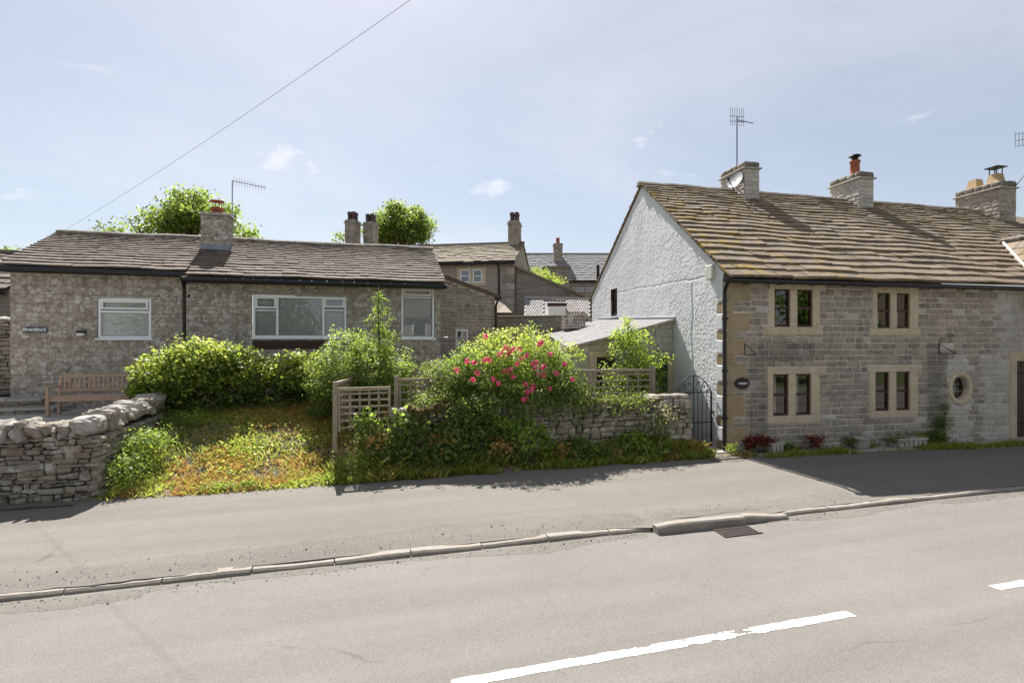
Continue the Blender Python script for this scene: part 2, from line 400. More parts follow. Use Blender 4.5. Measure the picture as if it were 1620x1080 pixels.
def asphalt(name, cols, patch):
    k = NM(name); sp = k.vor(150, 'F1', 'Color'); s = k.n('ShaderNodeSeparateColor'); k.l(sp, s.inputs[0])
    fine = k.noise(120, 3, .7); big = k.noise(.55, 5, .6, .6, None, (.45, 1.3, 1)); mid = k.noise(3.5, 5, .65)
    tyre = k.noise(1.0, 3, .5, .3, None, (.05, 2.2, 1)); c = k.mix(k.rng(big, .35, .7), cols[0], cols[1]); c = k.mix(k.rng(tyre, .42, .68, 0, .4), c, tuple(x*.72 for x in cols[0])); c = k.mix(k.rng(k.noise(.9, 6, .7, .8), .58, .66, 0, .3), c, tuple(x*.66 for x in cols[0])); c = k.mix(k.rng(mid, .5, .75, 0, .45), c, patch)
    c = k.mix(k.rng(s.outputs[0], .5, 1, 0, .5), c, cols[2]); c = k.mix(k.rng(s.outputs[1], .72, .95, 0, .5), c, (.09,.083,.075))
    # hairline cracks
    e = k.n('ShaderNodeTexVoronoi'); e.feature = 'DISTANCE_TO_EDGE'; e.inputs['Scale'].default_value = .23
    mp = k.n('ShaderNodeMapping'); mp.inputs['Scale'].default_value = (.5, 1, 1); nz = k.n('ShaderNodeTexNoise'); nz.inputs['Scale'].default_value = 2.3; nz.inputs['Detail'].default_value = 6
    k.l(k.tc.outputs['Object'], nz.inputs['Vector']); ml = k.n('ShaderNodeMixRGB'); ml.inputs[0].default_value = .22
    k.l(k.tc.outputs['Object'], mp.inputs[0]); k.l(mp.outputs[0], ml.inputs[1]); k.l(nz.outputs['Color'], ml.inputs[2]); k.l(ml.outputs[0], e.inputs['Vector'])
    crack = k.math('MULTIPLY', k.rng(e.outputs['Distance'], .0, .0035, 1, 0), k.rng(k.noise(.8, 4), .48, .6))
    c = k.mix(k.math('MULTIPLY', crack, .55), c, (.09,.08,.07))
    h = k.math('SUBTRACT', k.math('ADD', k.math('MULTIPLY', s.outputs[0], .5), fine), crack)
    return k.done(c, .92, h, .55, .006, .25)
M['road'] = asphalt('road_asphalt', [(.163,.150,.134),(.200,.185,.166),(.285,.268,.243)], (.145,.133,.118))
M['pave'] = asphalt('pavement_asphalt', [(.157,.141,.122),(.192,.174,.152),(.262,.241,.213)], (.13,.116,.099))
M['gritty'] = asphalt('worn_gritty_strip', [(.125,.112,.096),(.165,.149,.129),(.32,.295,.26)], (.085,.076,.064))
M['kerb'] = stone_mat('kerb_stone', [(.27,.24,.205),(.32,.285,.245),(.24,.215,.18)], 40, .6, .012)
def paint():
    k = NM('road_paint'); n = k.noise(9, 7, .75); n2 = k.noise(60, 3, .7); w = k.rng(k.math('ADD', n, k.math('MULTIPLY', n2, .25)), .70, .76, 0, 1)
    return k.done(k.mix(w, (.62,.61,.58), (.22,.2,.175)), .7, n2, .3, .004)
M['paint'] = paint()
M['black'] = plain('black_plastic', (.012,.012,.014), .35, 0, 40, .3)
M['iron'] = plain('wrought_iron', (.02,.02,.022), .5, .6, 60, .4)
M['grey_metal'] = plain('galvanised_metal', (.33,.34,.36), .45, .8, 50, .2)
M['lead'] = plain('lead_flashing', (.26,.29,.33), .55, .3, 18, .3)
M['upvc'] = plain('white_upvc', (.80,.81,.82), .35, 0, 8, .04)
M['brown'] = plain('dark_brown_joinery', (.055,.022,.014), .45, 0, 35, .4)
M['door'] = plain('dark_door_timber', (.045,.018,.012), .45, 0, 22, .5)
M['mesh_green'] = plain('green_coated_wire', (.06,.075,.06), .6)
M['terracotta'] = plain('terracotta', (.30,.095,.045), .8, 0, 30, .4)
M['buff'] = plain('buff_clay', (.42,.30,.17), .85, 0, 30, .35)
M['purple_pot'] = plain('smoked_clay', (.10,.068,.07), .8, 0, 30, .4)
M['teak'] = plain('weathered_teak', (.50,.335,.235), .7, 0, 30, .35)
M['grey_wood'] = plain('grey_weathered_timber', (.37,.305,.23), .85, 0, 24, .45, .5)
M['plaque'] = plain('slate_plaque', (.07,.085,.12), .5, 0, 30, .2)
M['letter'] = plain('white_lettering', (.8,.8,.8), .5)
M['concrete'] = stone_mat('cast_concrete', [(.40,.375,.33),(.46,.43,.38)], 50, .5, .01)
M['slab'] = stone_mat('stone_paving_slab', [(.36,.33,.29),(.43,.395,.35)], 18, .4, .01)
M['dish'] = plain('dish_grey', (.17,.175,.19), .5, 0, 30, .15)
M['moss'] = stone_mat('ochre_moss', [(.17,.12,.02),(.26,.17,.025),(.13,.115,.025)], 30, 1, .03)
M['moss_red'] = stone_mat('rusty_moss', [(.13,.08,.02),(.18,.11,.03),(.09,.085,.025)], 30, 1, .03)
M['dark_room'] = plain('dark_room', (.03,.028,.026), .9)
M['blind'] = plain('pale_blind', (.82,.83,.84), .7)
M['roller'] = plain('roller_blind', (.74,.76,.76), .8)
M['curtain'] = plain('pale_curtain', (.55,.52,.46), .9)
M['cream'] = plain('cream_box', (.62,.60,.52), .5, 0, 12, .1)
M['bark'] = stone_mat('bark', [(.10,.075,.05),(.13,.10,.07)], 18, 1, .02)
M['stem'] = plain('woody_stem', (.12,.09,.055), .8)
M['gravel'] = stone_mat('slate_chippings', [(.07,.068,.065),(.12,.115,.108),(.18,.17,.16),(.10,.09,.075)], 60, .5, .01)
M['pebble_ground'] = stone_mat('stony_ground', [(.15,.125,.09)], 30, .9, .02, lichen=[((.19,.21,.05), 2.2, .52, .64, .7), ((.34,.2,.09), 1.5, .55, .68, .6)])
M['field'] = stone_mat('rough_grass_ground', [(.075,.10,.03)], 3, .6, .05, lichen=[((.16,.14,.07), .7, .5, .65, .6)])
def glass():
    k = NM('window_glass'); t = k.n('ShaderNodeBsdfTransparent'); t.inputs[0].default_value = (.92,.93,.93,1)
    g = k.n('ShaderNodeBsdfGlossy'); g.inputs['Roughness'].default_value = .015; fr = k.n('ShaderNodeFresnel'); fr.inputs[0].default_value = 1.55
    nb = k.n('ShaderNodeBump'); nb.inputs['Strength'].default_value = .05; nb.inputs['Distance'].default_value = .02; k.l(k.noise(1.7, 2), nb.inputs['Height']); k.l(nb.outputs[0], g.inputs['Normal'])
    ms = k.n('ShaderNodeMixShader'); k.l(k.math('ADD', k.math('MULTIPLY', fr.outputs[0], 1.5), .04), ms.inputs[0]); k.l(t.outputs[0], ms.inputs[1]); k.l(g.outputs[0], ms.inputs[2]); k.l(ms.outputs[0], k.o.inputs[0])
    return k.m
M['glass'] = glass()
M['leaf_yellow'] = leaf_mat('yellow_green_leaf', [(.17,.23,.025),(.30,.35,.04),(.44,.46,.08),(.54,.52,.2)], .4)
M['leaf_mid'] = leaf_mat('mid_green_leaf', [(.035,.075,.015),(.06,.115,.02),(.10,.165,.03),(.15,.21,.04)], .4)
M['leaf_dark'] = leaf_mat('dark_green_leaf', [(.02,.045,.012),(.035,.07,.018),(.055,.095,.022),(.085,.13,.03)], .3)
M['leaf_olive'] = leaf_mat('olive_leaf', [(.05,.075,.02),(.09,.12,.03),(.14,.17,.045),(.19,.2,.06)], .35)
M['leaf_light'] = leaf_mat('bright_green_leaf', [(.09,.17,.02),(.15,.25,.03),(.22,.33,.05),(.29,.36,.08)], .45)
M['leaf_tree'] = leaf_mat('tree_leaf', [(.045,.09,.015),(.075,.14,.02),(.12,.19,.03),(.17,.23,.04)], .45)
M['leaf_red'] = leaf_mat('red_leaf', [(.09,.015,.012),(.16,.03,.02),(.22,.06,.03),(.12,.04,.03)], .2, .5, False)
M['weed_orange'] = leaf_mat('dry_orange_weed', [(.30,.13,.04),(.38,.21,.07),(.40,.28,.10),(.34,.28,.09)], .3, .5, False)
M['grass'] = leaf_mat('grass_blade', [(.14,.17,.03),(.24,.25,.045),(.34,.32,.08),(.42,.36,.14)], .4)
M['grass_dark'] = leaf_mat('dark_grass_blade', [(.05,.09,.015),(.09,.14,.02),(.13,.18,.03)], .4)  # darker green blades, mixed at random with the lighter ones
M['petal'] = leaf_mat('pink_petal', [(.60,.05,.15),(.72,.10,.25),(.75,.20,.34),(.66,.10,.14)], .2, .5, False)
M['cream_flower'] = leaf_mat('cream_flower', [(.55,.50,.30),(.62,.58,.38),(.45,.42,.22)], .3, .5, False)
M['orange_flower'] = leaf_mat('orange_flower', [(.7,.25,.02),(.73,.4,.03)], .2, .5, False)
def PZ(x, y, Z):
    "pixel ray at camera depth Z"
    d = (x - 810) / F_PX
    return Vector(((CY*d + SY)*Z, (-SY*d + CY)*Z, CAM_H - (y-540)/F_PX*Z))
def vnoise(x, y, seed):
    xi = np.floor(x).astype(int); yi = np.floor(y).astype(int); fx = x-xi; fy = y-yi
    fx = fx*fx*(3-2*fx); fy = fy*fy*(3-2*fy)
    def h(i, j):
        n = (i*374761393 + j*668265263 + seed*974711) & 0x7fffffff
        n = ((n ^ (n >> 13))*1274126177) & 0x7fffffff
        return ((n ^ (n >> 16)) & 0xffff)/65535.0
    return (h(xi,yi)*(1-fx)+h(xi+1,yi)*fx)*(1-fy) + (h(xi,yi+1)*(1-fx)+h(xi+1,yi+1)*fx)*fy
def fbm(x, y, seed, o=3):
    return sum(vnoise(x*2**k, y*2**k, seed+k)*.5**k for k in range(o))/sum(.5**k for k in range(o))
KB, PBK = 6.83, 10.2                      # kerb line, back of pavement
CF = Frame((8.27, 10.66), math.radians(-4.8))     # cottage facade
def sm(x, a, b):
    t = min(1, max(0, (x-a)/(b-a))); return t*t*(3-2*t)
def pave_z(a, b):
    return .055 + .02*(b-KB) + .05*(sm(a, 4.0, 4.7)-sm(a, 5.3, 6.4))*math.exp(-max(0, b-KB-.05)/.9)
def ground_z(a, b):
    p = pave_z(a, min(b, PBK))
    if a < -4.3: z = 1.03 if b > 10.6 else p
    elif a < .6: z = p - .03 + .04*sm(b, PBK-.1, PBK+.15) + (1.22-p)*sm(b, PBK-.2, 14.2)
    elif a < 7.35: z = p - .03 + .15*sm(b, PBK-.05, 10.8) if b < 10.95 else 1.05
    else: z = p + .02 + .8*sm(b, 12, 20)
    if b > 16: z = max(z, 1.2) + (b-16)*.045
    return z
def sheet(name, fn, xs, ys, m, parent=None):
    v = [(x, y, fn(x, y)) for y in ys for x in xs]; n = len(xs)
    f = [(j*n+i, j*n+i+1, (j+1)*n+i+1, (j+1)*n+i) for j in range(len(ys)-1) for i in range(n-1)]
    return link(name, v, f, m, parent, True)
ar = lambda a, b, n: [a + (b-a)*i/n for i in range(n+1)]
# ---------------------------------------------------------------- ground, road, pavement
g = MB().add([(-2000,-2000,-.06),(2000,-2000,-.06),(2000,2500,-.06),(-2000,2500,-.06)], [(0,1,2,3)]).build('ground', M['field']); tag(g, kind='structure')
road = MB().add([(-200,1.6,0),(200,1.6,0),(200,KB+.05,0),(-200,KB+.05,0)], [(0,1,2,3)]).build('road', M['road']); tag(road, kind='structure')
xs = sorted(set(ar(-120,-14,8) + ar(-14,24,76) + ar(24,120,8)))
jog = lambda a: -.17*(sm(a, 3.9, 4.05)-sm(a, 5.7, 6.7))
pvv = [(x, KB+.10+jog(x)+(11.2-KB-.10-jog(x))*j/12, 0) for j in range(13) for x in xs]; nx_ = len(xs)
pv = link('pavement', [(x, y, pave_z(x, y)) for x, y, _ in pvv], [(j*nx_+i, j*nx_+i+1, (j+1)*nx_+i+1, (j+1)*nx_+i) for j in range(12) for i in range(nx_-1)], M['pave'], None, True); tag(pv, kind='structure')
op = MB().box(-120, 120, -6, 1.6, -.05, .11).build('opposite_pavement', M['pave']); tag(op, kind='structure')
def ragged(a0, a1, lo, hi, zf, step=.12, jl=.03, jh=.05, seed=1):
    r = random.Random(seed); n = int((a1-a0)/step); v = []; w = [0, 0]
    for i in range(n+1):
        a = a0 + (a1-a0)*i/n
        w[0] += r.uniform(-jl, jl); w[1] += r.uniform(-jh, jh); w = [w[0]*.9, w[1]*.9]
        l, h = lo(a)+w[0], hi(a)+w[1]
        v += [(a, l, zf(a, l)), (a, max(l+.01, h), zf(a, max(l+.01, h)))]
    return v, [(2*i, 2*i+2, 2*i+3, 2*i+1) for i in range(n)]
v, f = ragged(-12, 6.5, lambda a: KB+.13, lambda a: 7.55+.12*math.sin(a*.9)-.35*sm(a, 4, 6.5), lambda a, b: pave_z(a, b)+.0018)
link('worn_edge_strip', v, f, M['gritty'], pv)
for s, (a0, a1, l, h) in enumerate([(-12, -2.2, 6.58, 6.86), (-2.2, 3.9, 6.62, 6.86), (5.6, 20, 6.6, 6.86)]):
    v, f = ragged(a0, a1, lambda a: l + .12*math.sin(a*1.7+s)*math.sin(a*.6), lambda a: h, lambda a, b: .0014+.0003*s, seed=s+3)
    link('gutter_grit', v, f, M['gritty'], road)
def dash(a0, a1, seed):
    r = random.Random(seed); n = int((a1-a0)/.02); v = []; f = []; m = 6; e0 = e1 = 0
    for i in range(n+1):
        a = a0 + (a1-a0)*i/n; e0 = e0*.7+r.uniform(-.004, .004); e1 = e1*.7+r.uniform(-.004, .004)
        for k in range(m+1): v.append((a + r.uniform(-.006,.006) - .02*k/m, 4.15+e0+(.11-e0+e1)*k/m, .003))
    for i in range(n):
        t = i/n; wear = .06 + (.75*math.exp(-((t-.685)/.028)**2) if seed == 2 else 0)
        for k in range(m):
            q = float(fbm(np.array(i*.16), np.array(k*.8+seed*9), 5, 3)) + (.06 if k in (0, m-1) else 0)
            if q > .86-wear*.62: continue
            o = i*(m+1)+k; f.append((o, o+m+1, o+m+2, o+1))
    link('painted_dash', v, f, M['paint'], road)
for i, a0 in enumerate((-5.28, .72, 6.72, 12.72)): dash(a0, a0+4, 1+i)
kt = lambda a: .05 + .075*sm(a, 4.02, 4.06) - .075*sm(a, 5.5, 6.3) + .008*math.sin(a*3.1)
a = -14.0; r = random.Random(4)
while a < 24:
    L = .915 if not 3.3 < a < 4.02 else 4.02 - a
    if 4.02 <= a < 5.5: L = 1.48
    elif abs(a - 5.5) < .01: L = .8
    a1 = a + L; b = MB(); n = 6; g0 = .006; yo = r.uniform(-.008, .008) - .17*(sm(a+L/2, 3.95, 4.1)-sm(a+L/2, 5.55, 6.6)); zo = r.uniform(-.006, .006)
    prev = None; rings = []
    for i in range(n+1):
        x = a + g0 + (L-2*g0)*i/n; z = kt(min(max(x, a+.03), a1-.03)) + zo + r.uniform(-.003,.003); e = r.uniform(-.006, .006)
        rings.append([(x, KB+yo+e, -.03), (x, KB+yo+e, z-.022), (x, KB+.022+yo+e, z), (x, KB+.13+yo, z+.003), (x, KB+.14+yo, -.03)])
    vv = [p for q in rings for p in q]; ff = [(i*5+k, i*5+5+k, i*5+6+k, i*5+1+k) for i in range(n) for k in range(4)]
    ff += [(0,1,2,3,4), tuple(n*5+k for k in (4,3,2,1,0))]
    link('kerb_stone', vv, ff, M['kerb'], pv)
    a = a1
# garden and yard ground behind the pavement
yx = sorted(set(ar(-30,-6,10) + ar(-6,-4.4,4) + [-4.31,-4.29] + ar(-4.2,.5,34) + [.59,.61] + ar(.8,7.2,24) + [7.34,7.36] + ar(7.6,9,4) + ar(10,45,8)))
def yard(a, b):
    z = ground_z(a, b)
    if -4.2 < a < .6 and b < 15: z += .05*(fbm(np.array(a*1.5+9), np.array(b*1.5), 3)-.5)
    return float(z)
yy = sorted(set(ar(PBK-.2, 11, 14) + [10.94, 10.96] + ar(11, 16, 30) + ar(16, 60, 16)))
v = [(x, y, yard(x, y)) for y in yy for x in yx]; n = len(yx); f = []
for j in range(len(yy)-1):
    for i in range(n-1):
        if yx[i] >= 8.3 and yy[j] < 20: continue         # the cottage stands here
        f.append((j*n+i, j*n+i+1, (j+1)*n+i+1, (j+1)*n+i))
yd = link('garden_ground', v, f, M['pebble_ground'], None, True); tag(yd, kind='structure')

# ---------------------------------------------------------------- window builders
def room(F, u0, u1, z0, z1, d0, d1, parent, m):
    b = MB(); P = F.pt
    q = [P(u0,d0,z0),P(u1,d0,z0),P(u1,d0,z1),P(u0,d0,z1),P(u0,d1,z0),P(u1,d1,z0),P(u1,d1,z1),P(u0,d1,z1)]
    b.add(q, [(4,5,6,7),(0,4,7,3),(1,2,6,5),(3,7,6,2),(0,1,5,4)]); return b.build('room_behind', m, parent)
def sash(F, u0, u1, z0, z1, d, parent, fm, bars=1, fw=.04, low_fw=.055):
    b = MB()
    b.fbox(F, u0, u0+fw, d, d+.06, z0, z1); b.fbox(F, u1-fw, u1, d, d+.06, z0, z1)
    b.fbox(F, u0+fw, u1-fw, d+.001, d+.06, z0, z0+low_fw); b.fbox(F, u0+fw, u1-fw, d+.001, d+.06, z1-fw, z1)
    zs = [z0+low_fw, z1-fw]
    for k in range(bars):
        zm = z0 + (z1-z0)*(k+1)/(bars+1); b.fbox(F, u0+fw, u1-fw, d-.012, d+.055, zm-.025, zm+.025); zs = zs[:-1] + [zm-.025, zm+.025] + zs[-1:]
    fr = b.build('sash_frame', fm, parent)
    for k in range(0, len(zs), 2):
        MB().add([F.pt(u0+fw,d+.035,zs[k]),F.pt(u1-fw,d+.035,zs[k]),F.pt(u1-fw,d+.035,zs[k+1]),F.pt(u0+fw,d+.035,zs[k+1])], [(0,1,2,3)]).build('pane', M['glass'], parent)
def mullioned(F, px, root, sashm, reveal=.03, proud=.018):
    "two-light stone window; px = dict of pixel edges"
    z = {k: F.pix(px['x'][2], px[k])[1] for k in ('h0','h1','s0','s1')}
    x = [F.pix(q, px['h1'])[0] for q in px['x']]               # jamb, light, light, mullion.., light, light, jamb
    hx = [F.pix(q, px['h0'])[0] for q in px['hx']]; sx = [F.pix(q, px['s1'])[0] for q in px['sx']]
    w = thing_part('window', root); D = reveal + .14
    bl = lambda nm, a, b, c, d, p: link(nm, *MB().fbox(F, a, b, -p, D, c, d).bev(), M['sandstone'], w)
    bl('head', hx[0], hx[1], z['h1'], z['h0'], proud+.003); bl('sill', sx[0], sx[1], z['s1'], z['s0'], proud+.006)
    e = .001
    bl('jamb', x[0], x[1], z['s0']+e, z['h1']-e, proud); bl('mullion', x[2], x[3], z['s0']+e, z['h1']-e, proud); bl('jamb', x[4], x[5], z['s0']+e, z['h1']-e, proud)
    for u0, u1 in ((x[1], x[2]), (x[3], x[4])):
        sash(F, u0, u1, z['s0'], z['h1'], reveal, w, sashm)
        if px.get('c'):
            lo, hi, cm, f0, f1 = px['c']; h = z['h1']-z['s0']
            b = MB(); n = 10; uu0 = u0+(u1-u0)*f0; uu1 = u0+(u1-u0)*f1
            v = []
            for i in range(n+1):
                q = uu0+(uu1-uu0)*i/n; dd = reveal+.16+.012*math.sin(i*2.1)
                v += [F.pt(q, dd, z['s0']+h*lo), F.pt(q, dd, z['s0']+h*hi)]
            b.add(v, [(2*i,2*i+2,2*i+3,2*i+1) for i in range(n)]).build('curtain', M[cm], w)
    room(F, x[0], x[5], z['s0']-.1, z['h1']+.05, D+.002, D+1.2, w, M['dark_room'])
    holes = [(x[0]-.012, x[5]+.012, z['s0']-.01, z['h1']+.01), (hx[0]-.012, hx[1]+.012, z['h1']-.012, z['h0']+.012), (sx[0]-.012, sx[1]+.012, z['s1']-.012, z['s0']+.012)]
    return holes, (x[0], x[5], z['s1']+.02, z['h0']-.02)
def thing_part(name, root):
    o = bpy.data.objects.new(name, None); COL.objects.link(o); o.empty_display_size = .1; setp(o, root); return o
def _bev(s, t=.008):
    "box with every edge cut (used for dressed stone): hexa verts -> chamfered hull"
    out = MB()
    for k in range(0, len(s.v), 8):
        p = [Vector(q) for q in s.v[k:k+8]]; nb = {0:(1,3,4),1:(0,2,5),2:(1,3,6),3:(2,0,7),4:(5,7,0),5:(4,6,1),6:(5,7,2),7:(6,4,3)}
        vs = []; ix = {}
        for i in range(8):
            for m_ in nb[i]:                                       # vertex of face not containing edge i-m_: move along the two others
                o = [q for q in nb[i] if q != m_]
                d = sum(((p[q]-p[i]).normalized()*t for q in o), Vector())
                ix[(i, m_)] = len(vs); vs.append(p[i]+d)
        fs = []
        faces = [(0,3,2,1),(4,5,6,7),(0,1,5,4),(1,2,6,5),(2,3,7,6),(3,0,4,7)]
        def off(i, face): return ix[(i, [q for q in nb[i] if q not in face][0])]
        for fc in faces: fs.append(tuple(off(i, fc) for i in fc))
        done = set()
        for fi, A in enumerate(faces):
            for fj, B in enumerate(faces):
                if fj <= fi: continue
                sh = [i for i in A if i in B]
                if len(sh) == 2:
                    i, j = sh; fs.append((off(i,A), off(j,A), off(j,B), off(i,B)))
        for i in range(8): fs.append(tuple(ix[(i, q)] for q in nb[i]))
        out.add(vs, fs)
    return out.v, out.f
MB.bev = _bev
def recalc(o):
    import bmesh
    b = bmesh.new(); b.from_mesh(o.data); bmesh.ops.recalc_face_normals(b, faces=b.faces); b.to_mesh(o.data); b.free()

# ---------------------------------------------------------------- stone cottage with white gable
EAVE, APEX, DEPTH = 4.15, 7.62, 9.2
ct = thing('stone_cottage', 'two storey stone cottage with stone slate roof and white rendered gable end', 'cottage', CF.pt(0,0,.12))
H = []; back = []
def win(**k):
    h, b = mullioned(CF, k, ct, M['brown']); H.extend(h); back.append(b)
win(hx=(1217,1305), sx=(1208,1301), x=(1216,1225,1250,1261,1285.5,1296), h0=448, h1=457.5, s0=517, s1=528.5)
win(hx=(1380,1452), sx=(1376,1455), x=(1380,1387.5,1408.5,1418,1439,1452), h0=453, h1=463.5, s0=519, s1=529.5, c=(.02,.5,'blind',.0,.62))
win(hx=(1213,1307), sx=(1213,1296), x=(1214,1223,1247.5,1259,1283,1296), h0=581, h1=591.5, s0=657, s1=669, c=(.0,.97,'curtain',0,.55))
win(hx=(1372,1458), sx=(1375.5,1451), x=(1375.5,1384.5,1406.7,1417.6,1439,1451), h0=578, h1=588, s0=649.5, s1=660, c=(.0,.9,'curtain',0,.45))
# door at the far right
du0, dz1 = CF.pix(1608, 571); dz0 = .16; du1 = du0 + .95
dr = MB().fbox(CF, du0, du1, .14, .19, dz0, dz1).build('door', M['door'], ct)
for k in range(6):
    q = du0 + .02 + k*.155; MB().fbox(CF, q, q+.14, .12, .139, dz0+.02, dz1-.02).build('door_plank', M['door'], dr)
for z in (dz0+.35, dz1-.35): MB().fbox(CF, du0+.03, du0+.6, .108, .1195, z, z+.05).build('strap_hinge', M['iron'], dr)
jl, _ = CF.pix(1597, 600); hz = CF.pix(1600, 557)[1]
df = thing_part('door_surround', ct)
for nm, u0, u1, z0, z1, p in (('jamb', jl, du0, dz0, dz1-.001, .02), ('jamb', du1, du1+.17, dz0, dz1-.001, .02), ('lintel', jl-.03, du1+.2, dz1, hz, .024), ('doorstep', jl-.05, du1+.22, dz0-.1, dz0-.001, .2)):
    link(nm, *MB().fbox(CF, u0, u1, -p, .2, z0, z1).bev(), M['sandstone'] if nm != 'doorstep' else M['slab'], df)
H += [(jl-.01, du1+.18, dz0-.12, dz1), (jl-.04, du1+.21, dz1-.01, hz+.01)]; back.append((du0, du1, dz0-.1, dz1))
# oval window
ou, oz = CF.pix(1518.5, 613.5); oru = (CF.pix(1537.5, 613)[0]-CF.pix(1499.5, 613)[0])/2; orz = (CF.pix(1518, 587)[1]-CF.pix(1518, 640)[1])/2
ow = thing_part('oval_window', ct); N = 40
def oring(k, d): return [CF.pt(ou+oru*k*math.cos(2*math.pi*i/N), d, oz+orz*k*math.sin(2*math.pi*i/N)) for i in range(N)]
prof = [(1.0, .03), (1.0, -.03), (.97, -.04), (.74, -.04), (.70, -.02), (.66, .16)]
vs = [p for k, d in prof for p in oring(k, d)]
fs = [(j*N+i, j*N+(i+1)%N, (j+1)*N+(i+1)%N, (j+1)*N+i) for j in range(len(prof)-1) for i in range(N)]
link('stone_ring', vs, fs, M['sandstone'], ow, True)
link('pane', oring(.665, .13), [tuple(range(N))], M['glass'], ow)
vs = oring(.68, .12)+oring(.60, .12)+oring(.60, .15); link('frame', vs, [(j*N+i, j*N+(i+1)%N, (j+1)*N+(i+1)%N, (j+1)*N+i) for j in (0,1) for i in range(N)], M['brown'], ow)
b = MB()
for k in (-.22, .22):
    b.fbox(CF, ou+oru*k-.008, ou+oru*k+.008, .115, .128, oz-orz*.61, oz+orz*.61); b.fbox(CF, ou-oru*.61, ou+oru*.61, .113, .126, oz+orz*k-.008, oz+orz*k+.008)
b.build('glazing_bar', M['grey_metal'], ow)
room(CF, ou-oru*.9, ou+oru*.9, oz-orz, oz+orz, .17, .8, ow, M['dark_room'])
hb = (ou-oru*.66, ou+oru*.66, oz-orz*.66, oz+orz*.66); back.append(hb)
# facade: mortar bed, quoins, coursed stones
UE = 15.5
fw = holed_wall(CF, .02, UE, .0, EAVE, .0, back).build('facade_wall', M['mortar'], ct)
qh = []; z = .1; i = 0; r = random.Random(8)
while z < EAVE - .05:
    h = r.uniform(.33, .5) if i % 2 else r.uniform(.22, .36); h = min(h, EAVE - z)
    if EAVE - z - h < .15: h = EAVE - z
    w = r.uniform(.42, .62) if i % 2 else r.uniform(.14, .24); dd = .2 if i % 2 else .38
    link('quoin', *MB().fbox(CF, -.035, w, -.028, dd, z+.006, z+h-.006).bev(.014), M['quoin'], fw)
    if i % 2: link('painted_quoin', *MB().fbox(CF, -.05, -.0, dd+.002-.09, dd+.16, z+.02, z+h-.02).bev(.012), M['render'], fw)
    qh.append((-.1, w+.01, z, z+h)); z += h; i += 1
u_pale, _ = CF.pix(1497, 600); u_rough, _ = CF.pix(1549, 600); z_pale = CF.pix(1520, 565)[1]
P1 = []; P2 = []; rr = random.Random(21)
def mk(u0, u1, z0, z1):
    if ((u0+u1)/2-ou)**2/(oru*.8)**2 + ((z0+z1)/2-oz)**2/(orz*.8)**2 < 1: return None
    cu, cz = (u0+u1)/2, (z0+z1)/2
    fr = -rr.uniform(.010, .024)
    pc = block(CF, u0, u1, z0, z1, fr, .03, .006, .011, .22, .005, rr)
    pale = (cu > u_pale + rr.uniform(-.1,.1) and cz < z_pale + rr.uniform(-.08,.08)) or cu > u_rough + .5 + rr.uniform(-.2, .2)
    strip = u_rough - .28 < cu < u_rough + .05 and cz < z_pale
    if rr.random() < .04: pale = not pale
    (P2 if pale and not strip else P1).append(pc); return None
courses(CF, .03, UE, .1, EAVE-.01, (.115, .175), (.19, .46), H+qh, mk, .018, rr)
pieces('stone', P1, M['stone'], fw, 230); pieces('stone', P2, M['stone_pale'], fw, 70)
# white gable: rough render with real relief
GB0 = .16
gs = ar(.10, DEPTH, 400); nv = 300
def gtop(s): return EAVE+.10 + (APEX-.02-EAVE-.10)*s/4.55 if s < 4.55 else APEX-.02 - (APEX-.02-4.45)*(s-4.55)/(DEPTH-4.55)
gw0, gz1 = None, None
def gable_px(x, y):            # pixel -> (s, z) on the gable plane
    d = (x-810)/F_PX; rx, ry = CY*d+SY, -SY*d+CY
    t = (CF.o.x*CF.u.x + CF.o.y*CF.u.y)/(rx*CF.u.x+ry*CF.u.y); p = Vector((rx*t, ry*t))-CF.o
    return p.dot(CF.n), CAM_H-(y-540)/F_PX*t
ws0, wz1 = gable_px(977, 455); ws1, wz0 = gable_px(967, 500)
S = np.array([[s]*(nv+1) for s in gs]); Z = np.array([[GB0+(gtop(s)-GB0)*k/nv for k in range(nv+1)] for s in gs])
Dp = (fbm(S*26, Z*26, 1, 2)-.5)*.0125 + (fbm(S*1.4, Z*1.4, 9, 2)-.5)*.012
Dp -= .012*np.exp(-((Z - (4.3+.02*S+.02*np.sin(S*3)+.05*(fbm(S*3, Z*0+2, 4, 2)-.5)))/.02)**2)*(S < 6.5)*fbm(S*2, Z*2, 6, 2)*1.6     # old render joint
Dp -= .022*np.exp(-((S-1.5-.03*np.sin(Z*5))/.03)**2)*(Z < 4.2)
vs = [CF.pt(-.02-float(Dp[i,k]), float(S[i,k]), float(Z[i,k])) for i in range(len(gs)) for k in range(nv+1)]
fs = []
for i in range(len(gs)-1):
    for k in range(nv):
        if ws1 > gs[i]+.02 > ws0 and wz0 < Z[i,k]+.02 < wz1: continue
        q = i*(nv+1)+k; fs.append((q, q+nv+1, q+nv+2, q+1)[::-1])
gb = link('gable_wall', vs, fs, M['render'], ct, True)
gw = thing_part('gable_window', ct)
GF = Frame(CF.pt(0,0,0)[:2], math.radians(-4.8-90))       # u runs out of the gable towards the road
def gbox(nm, s0, s1, d0, d1, z0, z1, m): return MB().hexa([CF.pt(d0,s0,z0),CF.pt(d1,s0,z0),CF.pt(d1,s1,z0),CF.pt(d0,s1,z0),CF.pt(d0,s0,z1),CF.pt(d1,s0,z1),CF.pt(d1,s1,z1),CF.pt(d0,s1,z1)]).build(nm, m, gw)
